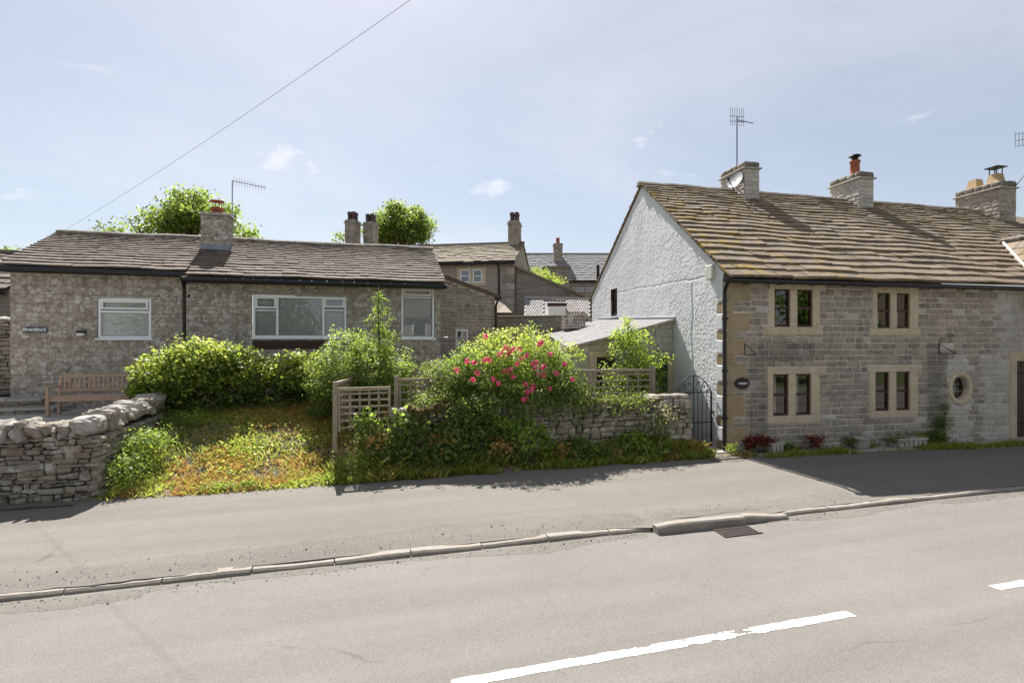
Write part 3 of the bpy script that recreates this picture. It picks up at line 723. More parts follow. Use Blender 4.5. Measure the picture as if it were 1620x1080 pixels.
gbox('frame', ws0-.02, ws0+.05, .03, .1, wz0, wz1, M['brown']); gbox('frame', ws1-.05, ws1+.02, .03, .1, wz0, wz1, M['brown']); gbox('frame', ws0+.05, ws1-.05, .03, .1, wz1-.06, wz1+.02, M['brown']); gbox('frame', ws0+.05, ws1-.05, .03, .1, wz0-.02, wz0+.06, M['brown'])
gbox('pane', ws0+.05, ws1-.05, .06, .065, wz0+.06, wz1-.06, M['glass']); gbox('room_behind', ws0-.05, ws1+.05, .5, .52, wz0-.1, wz1+.1, M['dark_room']); gbox('sill', ws0-.08, ws1+.08, -.06, .06, wz0-.07, wz0-.021, M['render'])
# roof
RS, RZ = 4.55, APEX+.06
sag = lambda u, t: -.020*max(0,u)*t + .025*math.sin(u*1.3)*t*(1-t)*2 + .012*math.sin(u*2.9+t*4)
es, ez = -.30, EAVE+.0
b = MB(); n = 16
us = ar(-.04, UE, n); vv = []
for u in us: vv += [CF.pt(u, es+.1, ez+.0), CF.pt(u, RS, RZ-.07+sag(u,1)), CF.pt(u, DEPTH+.2, 4.33)]
roof = link('roof', vv, [(3*i+k, 3*i+3+k, 3*i+4+k, 3*i+1+k) for i in range(n) for k in (0,1)], M['slate_c'], ct)
pieces('slate', slates(CF, -.13, 13.6, (es, ez), (RS, RZ), 23, (.28, .72), .056, sag, random.Random(31), jit=.8), M['slate_c'], roof, 300)
pieces('rear_slate', [(0,)+tuple(x[1:]) for x in slates(CF, -.06, .5, (DEPTH+.3, 4.33), (RS, RZ), 20, (.4, .6), .045, None, random.Random(32))], M['slate_c'], roof, 0)
u = -.14; r = random.Random(5)
while u < 13.6:
    L = r.uniform(.5, .75); s0, s1 = sag(u,1), sag(u+L,1); vv = []
    for x, q in ((u+.004, s0), (u+L-.004, s1)):
        for d, h in ((-.17,-.10),(-.16,-.05),(-.06,.035),(.06,.04),(.16,-.05),(.17,-.10)): vv.append(CF.pt(x, RS+d, RZ+h+.03+q+r.uniform(-.006,.006)))
    link('ridge_stone', vv, [(k, k+1, k+7, k+6) for k in range(5)]+[(5,4,3,2,1,0),(6,7,8,9,10,11)], M['ridge'], roof); u += L
# moss pads lying along the slate edges near the gable
mb = MB(); r = random.Random(77)
for k in range(170):
    t = r.random()**.9; u = -.1+abs(r.gauss(0, .55)); d = es+(RS-es)*t; z = ez+(RZ-ez)*t+sag(u,t)+.045
    mb.add(*lump(CF.pt(u, d, z), (r.uniform(.03,.13), r.uniform(.025,.06), r.uniform(.015,.03)), 2.2, .15, r)[1:])
tag(mb.build('moss', M['moss'], roof, True), kind='stuff')
# gutter, downpipe, alarm box
b = MB().tube([CF.pt(u, -.27, EAVE-.055-.004*u) for u in ar(-.25, 13.5, 10)], .058, 10); gt = b.build('gutter', M['black'], ct)
for u in ar(.4, 13, 14): MB().fbox(CF, u-.012, u+.012, -.34, -.005, EAVE-.12, EAVE-.10).build('gutter_bracket', M['black'], gt)
MB().tube([CF.pt(-.14,-.27,EAVE-.06), CF.pt(-.14,-.17,EAVE-.2), CF.pt(-.095,-.06,EAVE-.3), CF.pt(-.095,-.06,.17)], .042, 10).build('downpipe', M['black'], ct)
for z in (.9, 2.0, 3.2): MB().fbox(CF, -.15, -.04, -.11, -.029, z, z+.05).build('pipe_clip', M['black'], ct)
s_, z_ = gable_px(1127, 431)
link('alarm_box', *MB().hexa([CF.pt(-.12,s_-.16,z_-.17),CF.pt(-.02,s_-.16,z_-.17),CF.pt(-.02,s_+.12,z_-.17),CF.pt(-.12,s_+.12,z_-.17),CF.pt(-.12,s_-.16,z_+.17),CF.pt(-.02,s_-.16,z_+.17),CF.pt(-.02,s_+.12,z_+.17),CF.pt(-.12,s_+.12,z_+.17)]).bev(.015), M['cream'], ct)
# chimneys
def chimney(root, F, u0, u1, s0, s1, zb, zt, m, capm, hs=(.11,.15), ws=(.2,.34), cap=.2, seed=1, slabm=None, lead=True, limit=300):
    r = random.Random(seed); c = MB().fbox(F, u0+.01, u1-.01, s0+.01, s1-.01, zb-.6, zt).build('chimney', M['mortar'], root)
    A = Frame(F.pt(u0, s0, 0)[:2], math.atan2(F.u.y, F.u.x)); B = Frame(F.pt(u0, s1, 0)[:2], math.atan2(-F.n.y, -F.n.x)); C = Frame(F.pt(u1, s0, 0)[:2], math.atan2(F.n.y, F.n.x)); D = Frame(F.pt(u1, s1, 0)[:2], math.atan2(-F.u.y, -F.u.x))
    L = []
    for fr, w in ((A, u1-u0), (B, s1-s0), (C, s1-s0), (D, u1-u0)):
        courses(fr, 0, w, zb-.3, zt, hs, ws, [], lambda a, b, cc, d: L.append(block(fr, a, b, cc, d, -r.uniform(.006,.02), .04, .006, .012, .25, .008, r)), .012, r)
    pieces('brick', L, m, c, limit)
    link('drip_course', *MB().fbox(F, u0-.07, u1+.07, s0-.07, s1+.07, zt, zt+.05).bev(.012), slabm or M['slab'], c)
    L = []
    for fr, w in ((A, u1-u0), (B, s1-s0), (C, s1-s0), (D, u1-u0)):
        courses(fr, 0, w, zt+.05, zt+.05+cap, (cap, cap+.01), (.22,.4), [], lambda a, b, cc, d: L.append(block(fr, a, b, cc, d-r.uniform(0,.02), -.02-r.uniform(0,.025), .1, .012, .03, .35, .015, r)), .012, r)
    pieces('cap_stone', L, capm, c, limit)
    MB().fbox(F, u0+.02, u1-.02, s0+.02, s1-.02, zt+.05, zt+cap+.04).build('flaunching', M['mortar'], c)
    if lead:
        MB().fbox(F, u0-.03, u1+.03, s0-.02, s1, zb-.22, zb+.06).build('flashing', M['lead'], c)
    return c, zt+.05+cap
cu1, _ = CF.pix(1188, 300, 3.9)
c1_, top1 = chimney(ct, CF, cu1-.26, cu1+.26, 3.85, 5.15, 7.12, 8.14, M['stone_pale'], M['ridge'], seed=1)
cu2, _ = CF.pix(1369, 300, 3.9)
c2_, top2 = chimney(ct, CF, cu2-.27, cu2+.27, 3.85, 5.1, 7.02, 8.08, M['stone_pale'], M['ridge'], seed=2)
def pot(F, u, s, z, parent, prof, m, cowl=None, n=16):
    p = MB().lathe(F.pt(u, s, z), prof, n).build('pot', m, parent, True)
    return p
pc = CF.pt(cu2-.02, 4.3, top2)
pot(CF, cu2-.02, 4.3, top2-.02, c2_, [(.17,0),(.15,.05),(.135,.42),(.165,.44),(.165,.5),(.13,.52)], M['terracotta'])
MB().lathe((pc[0],pc[1],pc[2]+.52), [(.10,0),(.10,.1),(.19,.11),(.17,.15),(.02,.19)], 14).build('cowl', M['iron'], c2_)
cu3, _ = CF.pix(1590, 340, 3.7)
c3_, top3 = chimney(ct, CF, cu3-.34, cu3+.34, 3.6, 5.15, 6.75, 8.0, M['stone'], M['ridge'], (.13,.17), (.25,.4), .22, 3)
for s, cw in ((4.0, True), (4.7, False)):
    q = CF.pt(cu3, s, top3-.02); MB().fbox(CF, cu3-.19, cu3+.19, s-.19, s+.19, top3-.02, top3+.33, .05).build('pot', M['buff'], c3_)
    if cw:
        MB().fbox(CF, cu3-.23, cu3+.23, s-.23, s+.23, top3+.55, top3+.575).build('cowl', M['iron'], c3_)
        for a_, b_ in ((-.12,-.12),(.12,-.12),(-.12,.12),(.12,.12)): MB().fbox(CF, cu3+a_-.012, cu3+a_+.012, s+b_-.012, s+b_+.012, top3+.33, top3+.55).build('cowl_leg', M['iron'], c3_)
# roof of the projecting wing that cuts in at the far right
def roof_pix(x, y):
    d = (x-810)/F_PX; ray = Vector((CY*d+SY, -SY*d+CY, -(y-540)/F_PX)); o = Vector((0,0,CAM_H))
    A = Vector(CF.pt(8,es,ez+.05)); B = Vector(CF.pt(8,RS,RZ-.16+.05)); nn = (B-A).cross(Vector((CF.u.x,CF.u.y,0)))
    return o + ray*((A-o).dot(nn)/ray.dot(nn))
V0 = roof_pix(1585, 386); V1 = roof_pix(1628, 432); nrm = Vector((CF.n.x, CF.n.y, 0)); R1 = V0 - nrm*4.0
wg = thing('wing_roof', 'stone slated wing roof cutting into the cottage roof at the right edge', 'roof', (V0.x, V0.y, V0.z-2))
VL = V0 + (V1-V0)*2.6
wr = link('roof_deck', [V0, VL, R1+(VL-V0)*.55, R1], [(0,1,2,3)], M['slate_c'], wg)
side = (VL-V0); across = side - nrm*side.dot(nrm)
for i in range(8):
    for j in range(7):
        f0, f1 = i/8, (i+1.5)/8; p = V0+across*f0*.62
        q0 = nrm*(-.62*j + side.dot(nrm)*f0*.62); 
        if -q0.dot(nrm) > 4.2: continue
        a0 = V0+across*f0*.62 + q0; a1 = V0+across*f1*.62 + q0; w = -nrm*.6; up = Vector((0,0,.05)); lo = Vector((0,0,.012))
        MB().hexa([a0+lo, a0+w+lo, a1+w+up*.7, a1+up*.7, a0+up, a0+w+up, a1+w+up*1.7, a1+up*1.7]).build('slate', M['slate_c'], wr)
MB().tube([V0+Vector((0,0,.1)), V1+Vector((0,0,.07)), VL+Vector((0,0,.06))], .03, 6).build('valley_strip', M['render'], wg)
MB().tube([V0+Vector((0,0,.09)), R1+Vector((0,0,.09))], .1, 7).build('ridge_stone', M['ridge'], wg)

# ---------------------------------------------------------------- lean-to against the gable
lt = thing('lean_to_outhouse', 'low stone outhouse with grey slate lean-to roof against the white gable', 'outhouse', CF.pt(-1.5, 2.6, .9))
FS = 2.53; LW = 3.02; zr, zl = 3.32, 2.56
LF = Frame(CF.pt(-LW, FS, 0)[:2], math.radians(-4.8))
b = MB().add([LF.pt(0,.02,.6),LF.pt(LW-.02,.02,.6),LF.pt(LW-.02,.02,zr),LF.pt(0,.02,zl),LF.pt(0,6,.6),LF.pt(0,6,3.08)], [(0,1,2,3),(4,0,3,5)])
lw = b.build('wall', M['mortar'], lt); L = []; r = random.Random(3)
dl0, dzt = LF.pix(944, 565); dl1, _ = LF.pix(962, 565); d20, _ = LF.pix(1043, 590); d21, _ = LF.pix(1056, 590)
hol = [(dl0-.22, dl1+.2, .5, dzt+.18), (d20-.02, d21+.2, .5, dzt)]
def mk2(a, b_, c, d):
    ta, tb = zl+(zr-zl)*a/LW-.09, zl+(zr-zl)*b_/LW-.09
    if min(ta, tb) < c+.04: return
    pc = block(LF, a, b_, c, d, -.012, .03, .004, .01, .15, .004, r); v = [(x,y,min(zz, ta+(tb-ta)*.5 if ta < d else zz)) for x,y,zz in pc[1]]
    L.append((pc[0], v, pc[2]))
courses(LF, 0, LW-.02, .6, 3.3, (.19,.24), (.35,.6), hol, mk2, .012, r)
pieces('block', L, M['concrete'], lw, 300)
for nm, u0, u1, z0, z1 in (('door_head', dl0-.22, dl1+.2, dzt, dzt+.17), ('door_jamb', dl0-.2, dl0, .6, dzt-.002), ('door_jamb', d21, d21+.18, .6, dzt-.002)):
    link(nm, *MB().fbox(LF, u0, u1, -.02, .1, z0, z1).bev(), M['sandstone'], lt)
MB().fbox(LF, dl0, dl1+.2, .005, .012, .6, dzt-.003).build('doorway', M['dark_room'], lt); MB().fbox(LF, d20, d21, .005, .012, .6, dzt-.003).build('doorway', M['dark_room'], lt)
# roof: courses of thin slate stepping up towards the gable
rf = MB(); q = []
def LP(t, d, h=0): # t 0 eave..1 gable ; d depth 0..1
    z = (zl+(zr-zl)*t)*(1-d) + (3.08+(3.54-3.08)*t)*d
    e = LW*(1-d)+2.2*d
    p = CF.pt(-e*(1-t), FS-.12 + 6.0*d, z+h); return p
rf = MB().add([LP(-.03,0,-.06), LP(1,0,-.06), LP(1,1,-.06), LP(-.03,1,-.06), LP(-.03,0,0), LP(1,0,0), LP(1,1,0), LP(-.03,1,0)], [(0,3,2,1),(4,5,6,7),(0,1,5,4),(1,2,6,5),(2,3,7,6),(3,0,4,7)]).build('roof', M['slate_grey'], lt)
nc = 13; L = []
for i in range(nc):
    t0, t1 = -.035+1.03*i/nc, min(1, -.035+1.03*(i+1.6)/nc); k = 0; dd = -r.uniform(0,.03)
    while dd < 1:
        w = r.uniform(.05,.07); e0, e1 = max(dd,0)+.001, min(dd+w,1)-.001; dd += w
        h = r.uniform(.016,.024)
        L.append(((t1-t0)*(e1-e0), [LP(t0,e0,.006),LP(t0,e1,.006),LP(t0,e0,h),LP(t0,e1,h),LP(t1,e0,.012),LP(t1,e1,.012),LP(t1,e0,.002),LP(t1,e1,.002)], [(0,1,3,2),(2,3,5,4),(0,2,4,6),(1,7,5,3)]))
pieces('slate', L, M['slate_grey'], rf, 300)
MB().tube([LP(1,0,.05), LP(1,1,.05)], .05, 6).build('flashing', M['lead'], lt)
MB().tube([LP(-.03,0,-.03), LP(1,0,-.03)], .035, 6).build('verge_board', M['grey_wood'], lt)
# ---------------------------------------------------------------- bungalow
W1, W2 = 15.88, 15.70
B1 = Frame((0, W1), 0.0); B2 = Frame((0, W2), 0.0)
A0 = B1.pix(16, 500)[0]; AM = B1.pix(297, 500)[0]; AE = B2.pix(697, 500)[0]
bg = thing('stone_bungalow', 'long grey stone bungalow with white windows and a stone slate roof', 'bungalow', ((A0+AE)/2, W1, 1.03))
def upvc(F, rect, lights, root, blind=None, sill=True):
    "white plastic window: outer frame, lights = list of (x0,x1,y0,y1,opening) in pixels"
    u0, z1 = F.pix(rect[0], rect[2]); u1, z0 = F.pix(rect[1], rect[3])
    w = thing_part('window', root); fw = .055
    fr = MB(); fr.fbox(F, u0, u0+fw, .01, .09, z0, z1); fr.fbox(F, u1-fw, u1, .01, .09, z0, z1); fr.fbox(F, u0+fw, u1-fw, .011, .09, z0, z0+fw); fr.fbox(F, u0+fw, u1-fw, .011, .09, z1-fw, z1)
    fr.build('frame', M['upvc'], w)
    for (x0, x1, y0, y1, opn) in lights:
        a, d = F.pix(x0, y0); b, c = F.pix(x1, y1)
        if opn:
            k = .045; q = MB(); q.fbox(F, a-k, a, -.012, .07, c-k, d+k); q.fbox(F, b, b+k, -.012, .07, c-k, d+k); q.fbox(F, a, b, -.011, .07, c-k, c); q.fbox(F, a, b, -.011, .07, d, d+k)
            q.build('casement', M['upvc'], w)
        MB().add([F.pt(a,.05,c),F.pt(b,.05,c),F.pt(b,.05,d),F.pt(a,.05,d)], [(0,1,2,3)]).build('pane', M['glass'], w)
    for xa, xb in zip(*[iter(lights_bars.get(id(lights), []))]*2): pass
    if sill: link('sill', *MB().fbox(F, u0-.05, u1+.05, -.07, .1, z0-.05, z0-.002).bev(.008), M['upvc'], w)
    room(F, u0, u1, z0, z1, .1, 1.5, w, M['dark_room'])
    if blind == 'slats':
        b = MB(); z = z0+.05
        while z < z1-.05: b.add([F.pt(u0+.05,.10,z),F.pt(u1-.05,.10,z),F.pt(u1-.05,.125,z+.026),F.pt(u0+.05,.125,z+.026)], [(0,1,2,3)]); z += .028
        tag(b.build('blind_slats', M['blind'], w), kind='stuff')
    elif blind: MB().fbox(F, u0+.04, u1-.04, .12, .125, z0+.05, z1-.05).build('roller_blind', M['roller'], w)
    return (u0-.01, u1+.01, z0-.05, z1+.005), w
lights_bars = {}
def bars(F, w, lst):
    for x0, x1, y0, y1 in lst:
        a, d = F.pix(x0, y0); b, c = F.pix(x1, y1); MB().fbox(F, a, b, .012, .088, c, d).build('glazing_bar', M['upvc'], w)
h1, w_ = upvc(B1, (155,239,472,535), [(163,231,478,487,True),(160,235,496,530,False)], bg, 'roller'); bars(B1, w_, [(159,235,491,495)])
h2, w_ = upvc(B2, (400,548,467,534), [(407,434,472,485,True),(404,436,493,530,False),(441,509,471,530,False),(516,542,474,484,True),(514,544,493,530,False)], bg, 'slats')
bars(B2, w_, [(436.5,440.5,471,530),(509.5,513.5,471,530),(404,436,489.5,492),(514,544,489.5,492)])
h3, w_ = upvc(B2, (635,687,456,535), [(641,680,460,466,True),(640,682,472,530,False)], bg, 'slats'); bars(B2, w_, [(639,683,469,472)])
wl1 = holed_wall(B1, A0+.02, AM, .9, 4.46, 0, [h1]).build('wall', M['rub_mortar'], bg)
MB().add([(A0+.02,W1,.9),(A0+.02,W1+4.8,.9),(A0+.02,W1+4.8,4.4),(A0+.02,W1+2.45,5.7),(A0+.02,W1,4.46)], [(0,1,2,3,4)]).build('gable_wall', M['rubble'], bg)
wl2 = holed_wall(B2, AM+.01, AE, .9, 4.32, 0, [h2, h3]).build('wall', M['rub_mortar'], bg)
MB().add([(AE,W2,.9),(AE,W2+5,.9),(AE,W2+5,4.4),(AE,W2+2.6,5.7),(AE,W2,4.3)], [(4,3,2,1,0)]).build('gable_wall', M['rubble'], bg)
MB().add([(AM+.01,W2,.9),(AM+.01,W1+.1,.9),(AM+.01,W1+.1,4.32),(AM+.01,W2,4.32)], [(0,3,2,1)]).build('return_wall', M['rubble'], bg)
r = random.Random(14)
lin = []
for F, u0, u1, h, wl in ((B1, A0, AM, [h1], wl1), (B2, AM+.02, AE, [h2, h3], wl2)):
    top = 4.44 if F is B1 else 4.28; L = []
    hh = list(h)
    for q in h:
        if q is h3: continue
        hh.append((q[0]-.12, q[1]+.12, q[3], q[3]+.075)); link('lintel', *MB().fbox(F, q[0]-.12, q[1]+.12, -.03, .06, q[3]+.004, q[3]+.07).bev(), M['slab'], wl)
    if F is B2:
        a, d = F.pix(400, 539); b_, c = F.pix(516, 552); hh.append((a, b_, c, d))
        for k in range(3): MB().fbox(F, a, b_, -.02-.008*(k%2), .04, c+(d-c)*k/3, c+(d-c)*(k+1)/3-.004).build('brown_panel_board', M['brown'], wl)
    courses(F, u0, u1, 1.0, top, (.215,.225), (.32,.5), hh, lambda a, b, c, d: L.append(block(F, a, b, c, d, -r.uniform(.006,.016), .03, .003, .008, .12, .005, r)), .006, r)
    pieces('block', L, M['rubble'], wl, 150)
# roof
RB, RZB = W1+2.45, 5.82
def roof_deck(F, u0, u1, e, rdg, rear, root, m):
    v = [F.pt(u0,e[0],e[1]-.05),F.pt(u1,e[0],e[1]-.05),F.pt(u1,rdg[0],rdg[1]-.06),F.pt(u0,rdg[0],rdg[1]-.06),F.pt(u1,rear[0],rear[1]),F.pt(u0,rear[0],rear[1])]
    return link('roof', v, [(0,1,2,3),(3,2,4,5)], m, root)
br = roof_deck(B1, A0-.1, AM, (-.28, 4.50), (2.45, RZB), (5.2, 4.4), bg, M['slate_b'])
br2 = roof_deck(B1, AM, AE+.06, (-.56, 4.365), (2.45, RZB), (5.2, 4.4), bg, M['slate_b'])
sg = lambda u, t: .014*math.sin(u*1.1)*t + .008*math.sin(u*3+t*5)
pieces('slate', slates(B1, A0-.12, AM+.1, (-.30, 4.50), (2.45, RZB), 17, (.22,.42), .042, sg, random.Random(41), jit=.4), M['slate_b'], br, 130)
pieces('slate', slates(B1, AM+.1, AE+.1, (-.58, 4.365), (2.45, RZB), 19, (.22,.42), .042, sg, random.Random(42), jit=.4), M['slate_b'], br2, 170)
u = A0-.12; r = random.Random(6)
while u < AE+.1:
    L = .45; vv = []
    for x in (u+.003, min(u+L, AE+.12)-.003):
        for d, h in ((-.17,-.075),(-.14,0),(-.05,.05),(.05,.05),(.14,0),(.17,-.075)): vv.append(B1.pt(x, 2.45+d, RZB+.035+h+sg(x,1)+r.uniform(-.006,.006)))
    link('ridge_tile', vv, [(k, k+1, k+7, k+6) for k in range(5)]+[(5,4,3,2,1,0),(6,7,8,9,10,11)], M['ridge'], br if u < AM else br2); u += L
for k, (u0, u1, d, z) in enumerate(((A0-.15, AM+.12, -.34, 4.43), (AM+.05, AE+.12, -.62, 4.28))):
    MB().tube([(u0, W1+d, z), (u1, W1+d, z-.02)], .06, 10).build('gutter', M['black'], bg)
    MB().box(u0+.03, u1-.03, W1+d+.07, W1+d+.095, z-.07, z+.07).build('fascia', M['black'], bg)
    MB().box(u0+.03, u1-.03, W1+d+.1, W1 + (0 if k == 0 else -.18) - .012, z-.06, z-.035).build('soffit', M['brown'], bg)
pa = AM-.06
MB().tube([(pa, W1-.34, 4.4), (pa, W1-.2, 4.25), (pa, W1-.06, 4.1), (pa, W1-.06, 1.05)], .045, 10).build('downpipe', M['black'], bg)
MB().tube([(AM+.3, W1-.6, 4.24), (pa, W1-.1, 4.2)], .03, 8).build('downpipe', M['black'], bg)
MB().tube([(AM+.1, W2-.03, 3.9), (pa, W1-.08, 3.72)], .03, 8).build('downpipe', M['black'], bg)
# chimney with red cowl
ca = PB(339.5, 380, 17.2); cw = PXM(340, 17.2)*19
cB, ctop = chimney(bg, WF, ca.x-cw, ca.x+cw, 17.2, 17.85, 5.42, PB(340, 338, 17.2).z-.05, M['rubble'], M['concrete'], (.2,.23), (.2,.34), .05, 9)
MB().lathe((ca.x, 17.5, ctop-.03), [(.16,0),(.15,.12),(.19,.13),(.19,.2),(.12,.22)], 14).build('pot', M['terracotta'], cB)
for k in range(4): MB().tube([(ca.x+.12*math.cos(k*1.57+.7), 17.5+.12*math.sin(k*1.57+.7), ctop+.15), (ca.x+.12*math.cos(k*1.57+.7), 17.5+.12*math.sin(k*1.57+.7), ctop+.36)], .01, 5).build('cowl_leg', M['terracotta'], cB)
MB().lathe((ca.x, 17.5, ctop+.36), [(.2,0),(.2,.02),(.08,.06),(.01,.07)], 14).build('cowl', M['terracotta'], cB)
# annex wall on the right, its lean-to roof running back
an = thing('bungalow_annex', 'low stone annex with sloping roof and small white window beside the bungalow', 'annex', PB(740, 560, 18.2))
AF = Frame((0, 18.2), 0.0)
l0, lz = AF.pix(690, 436); l1, rz = AF.pix(783, 470); zb = 1.1
wn0, wt = AF.pix(721, 521); wn1, wb_ = AF.pix(740, 547)
aw = MB()
b = holed_wall(AF, l0, l1, zb, rz, 0, [(wn0, wn1, wb_, wt)]); b.add([AF.pt(l0,0,rz),AF.pt(l1,0,rz),AF.pt(l0,0,lz)], [(0,1,2)])
b.add([AF.pt(l1,0,zb),AF.pt(l1,4,zb),AF.pt(l1,4,rz),AF.pt(l1,0,rz)], [(0,1,2,3)])
aw = b.build('wall', M['mortar'], an); L = []; r = random.Random(19)
def mk3(a, b_, c, d):
    t = rz+(lz-rz)*(l1-(a+b_)/2)/(l1-l0)
    if d > t - .02: return
    L.append(block(AF, a, b_, c, d, -r.uniform(.008,.022), .03, .006, .01, .25, .005, r))
courses(AF, l0, l1, zb, lz, (.09,.14), (.15,.36), [(wn0-.01, wn1+.01, wb_-.05, wt+.02)], mk3, .012, r)
pieces('stone', L, M['stone'], aw, 300)
MB().fbox(AF, wn0, wn1, .07, .075, wb_, wt).build('pane', M['glass'], an); room(AF, wn0, wn1, wb_, wt, .1, .8, an, M['roller'])
b = MB(); k = .05
for q in ((wn0, wn0+k, wb_, wt), (wn1-k, wn1, wb_, wt), (wn0+k, wn1-k, wb_, wb_+k), (wn0+k, wn1-k, wt-k, wt)): b.fbox(AF, q[0], q[1], -.02, .08, q[2], q[3])
b.build('window_frame', M['upvc'], an)
vv = [AF.pt(l0,-.15,lz+.02),AF.pt(l1+.15,-.15,rz-.04),AF.pt(l1+.15,4.2,rz-.04),AF.pt(l0,4.2,lz+.02)]
ar_ = MB().hexa(vv+[(x,y,z+.06) for x,y,z in vv]).build('roof', M['slate_b'], an)
n = 9
for i in range(n):
    t0, t1 = i/n, (i+1.5)/n; q = lambda t, d, h: AF.pt(l1+.18+(l0-l1-.18)*min(t,1), d, rz-.04+(lz-rz+.06)*min(t,1)+.06+h)
    for j in range(8): link('slate', [q(t0,-.17+.55*j,0),q(t0,.37+.55*j,0),q(t1,.37+.55*j,0),q(t1,-.17+.55*j,0),q(t0,-.17+.55*j,.03),q(t0,.37+.55*j,.03),q(t1,.37+.55*j,.012),q(t1,-.17+.55*j,.012)], [(0,3,2,1),(4,5,6,7),(0,1,5,4),(1,2,6,5),(2,3,7,6),(3,0,4,7)], M['slate_b'], ar_)
MB().tube([AF.pt(l1+.16,-.15,rz-.03), AF.pt(l1+.16,4,rz-.03)], .05, 8).build('gutter', M['black'], an)
MB().tube([AF.pt(l1+.10,-.08,rz-.06), AF.pt(l1+.02,-.07,rz-.3), AF.pt(l1+.02,-.07,1.1)], .04, 8).build('downpipe', M['black'], an)
# steel handrail in front of the annex
hr = thing('handrail', 'grey steel handrail in front of the small white annex window', 'handrail', PB(716, 570, 16.6))
q = [PB(693, 534, 16.6), PB(727, 534, 16.6), PB(740, 546, 16.6)]; MB().tube(q, .025, 8).build('rail', M['grey_metal'], hr)
for x, y in ((699, 534), (714, 534), (730, 538)): p = PB(x, y, 16.6); MB().tube([p, (p.x, p.y, 1.1)], .02, 8).build('post', M['grey_metal'], hr)

# ---------------------------------------------------------------- house behind, far house, walls behind
def house(root, F, w, dep, zb, ze, zr, wallm, slatem, nc, sl=(.3,.5), wall_piece=None):
    b = MB().add([F.pt(0,0,zb),F.pt(w,0,zb),F.pt(w,0,ze),F.pt(0,0,ze)], [(0,1,2,3)]); b.build('front_wall', wallm, root)
    for u, o in ((0, (0,1,2,3,4)), (w, (4,3,2,1,0))):
        MB().add([F.pt(u,0,zb),F.pt(u,0,ze),F.pt(u,dep/2,zr-.05),F.pt(u,dep,ze),F.pt(u,dep,zb)], [o]).build('gable_wall', wallm, root)
    rf = link('roof', [F.pt(-.1,-.25,ze-.06),F.pt(w+.08,-.25,ze-.06),F.pt(w+.08,dep/2,zr-.03),F.pt(-.1,dep/2,zr-.03),F.pt(w+.08,dep+.2,ze-.06),F.pt(-.1,dep+.2,ze-.06)], [(0,1,2,3),(3,2,4,5)], slatem, root)
    pieces('slate', slates(F, -.12, w+.1, (-.28, ze-.03), (dep/2, zr), nc, sl, .04, None, random.Random(int(w*10))), slatem, rf, 0)
    MB().tube([F.pt(-.12,dep/2,zr+.02),F.pt(w+.1,dep/2,zr+.02)], .1, 6).build('ridge', M['ridge'], rf)
    MB().tube([F.pt(-.1,-.3,ze-.1),F.pt(w+.1,-.3,ze-.1)], .07, 8).build('gutter', M['black'], root)
    return rf
def coursed(name, cols, mort, w, h):
    k = NM(name); b = k.n('ShaderNodeTexBrick'); mp = k.n('ShaderNodeMapping'); s = k.n('ShaderNodeSeparateXYZ'); c = k.n('ShaderNodeCombineXYZ')
    k.l(k.tc.outputs['Object'], s.inputs[0]); k.l(k.math('ADD', s.outputs[0], s.outputs[1]), c.inputs[0]); k.l(s.outputs[2], c.inputs[1])
    nz = k.noise(3, 3); ds = k.n('ShaderNodeMixRGB', blend_type='ADD'); ds.inputs[0].default_value = .06; k.l(c.outputs[0], ds.inputs[1]); k.l(nz, ds.inputs[2]); k.l(ds.outputs[0], b.inputs['Vector'])
    b.inputs['Color1'].default_value = (*cols[0], 1); b.inputs['Color2'].default_value = (*cols[1], 1); b.inputs['Mortar'].default_value = (*mort, 1)
    b.inputs['Scale'].default_value = 1; b.inputs['Brick Width'].default_value = w; b.inputs['Row Height'].default_value = h; b.inputs['Mortar Size'].default_value = .012
    g = k.noise(20, 5, .65); col = k.mix(k.rng(g, .3, .75, 0, .6), b.outputs[0], (.06,.055,.05)); col = k.mix(k.rng(k.noise(1.3, 3), .4, .7, 0, .4), col, (.30,.27,.23))
    return k.done(col, .9, k.math('SUBTRACT', g, b.outputs['Fac']), .6, .02)
M['far_wall'] = coursed('coursed_far_stone', [(.34,.305,.265),(.44,.395,.345)], (.54,.49,.42), .4, .16)
M['far_wall2'] = coursed('dark_coursed_stone', [(.22,.195,.17),(.33,.295,.255)], (.40,.36,.31), .38, .14)
C2 = PZ(813, 413, 27.0); A2 = math.radians(-25.6); HW = 12.0
F2 = Frame((C2.x - HW*math.cos(A2), C2.y - HW*math.sin(A2)), A2)
h2 = thing('stone_house', 'two storey stone house with tall pots on its chimneys behind the bungalow', 'house', F2.pt(HW/2, 2, 1.6))
zr2 = PZ(822, 380, 29.0).z
rf2 = house(h2, F2, HW, 6.0, 1.4, C2.z, zr2, M['far_wall'], M['slate_f'], 13)
wu0, wz1_ = F2.pix(723, 423); wu1, wz0_ = F2.pix(769, 452)
w2 = thing_part('window', h2)
link('surround', *MB().fbox(F2, wu0, wu1, -.03, .05, wz0_, wz1_).bev(.01), M['sandstone'], w2)
for x0, x1 in ((728.5,744),(748.5,763)):
    a, d = F2.pix(x0, 427); b_, c = F2.pix(x1, 447); q = MB(); k = .05
    for e in ((a,a+k,c,d),(b_-k,b_,c,d),(a+k,b_-k,c,c+k),(a+k,b_-k,d-k,d),(a+k,b_-k,(c+d)/2-.02,(c+d)/2+.02)): q.fbox(F2, e[0], e[1], -.06, -.031, e[2], e[3])
    q.build('frame', M['upvc'], w2); MB().fbox(F2, a+.02, b_-.02, -.045, -.04, c+.02, d-.02).build('pane', M['glass'], w2); MB().fbox(F2, a+.02, b_-.02, -.036, -.0305, c+.02, d-.02).build('room_behind', M['dark_room'], w2)
z = 1.5; i = 0
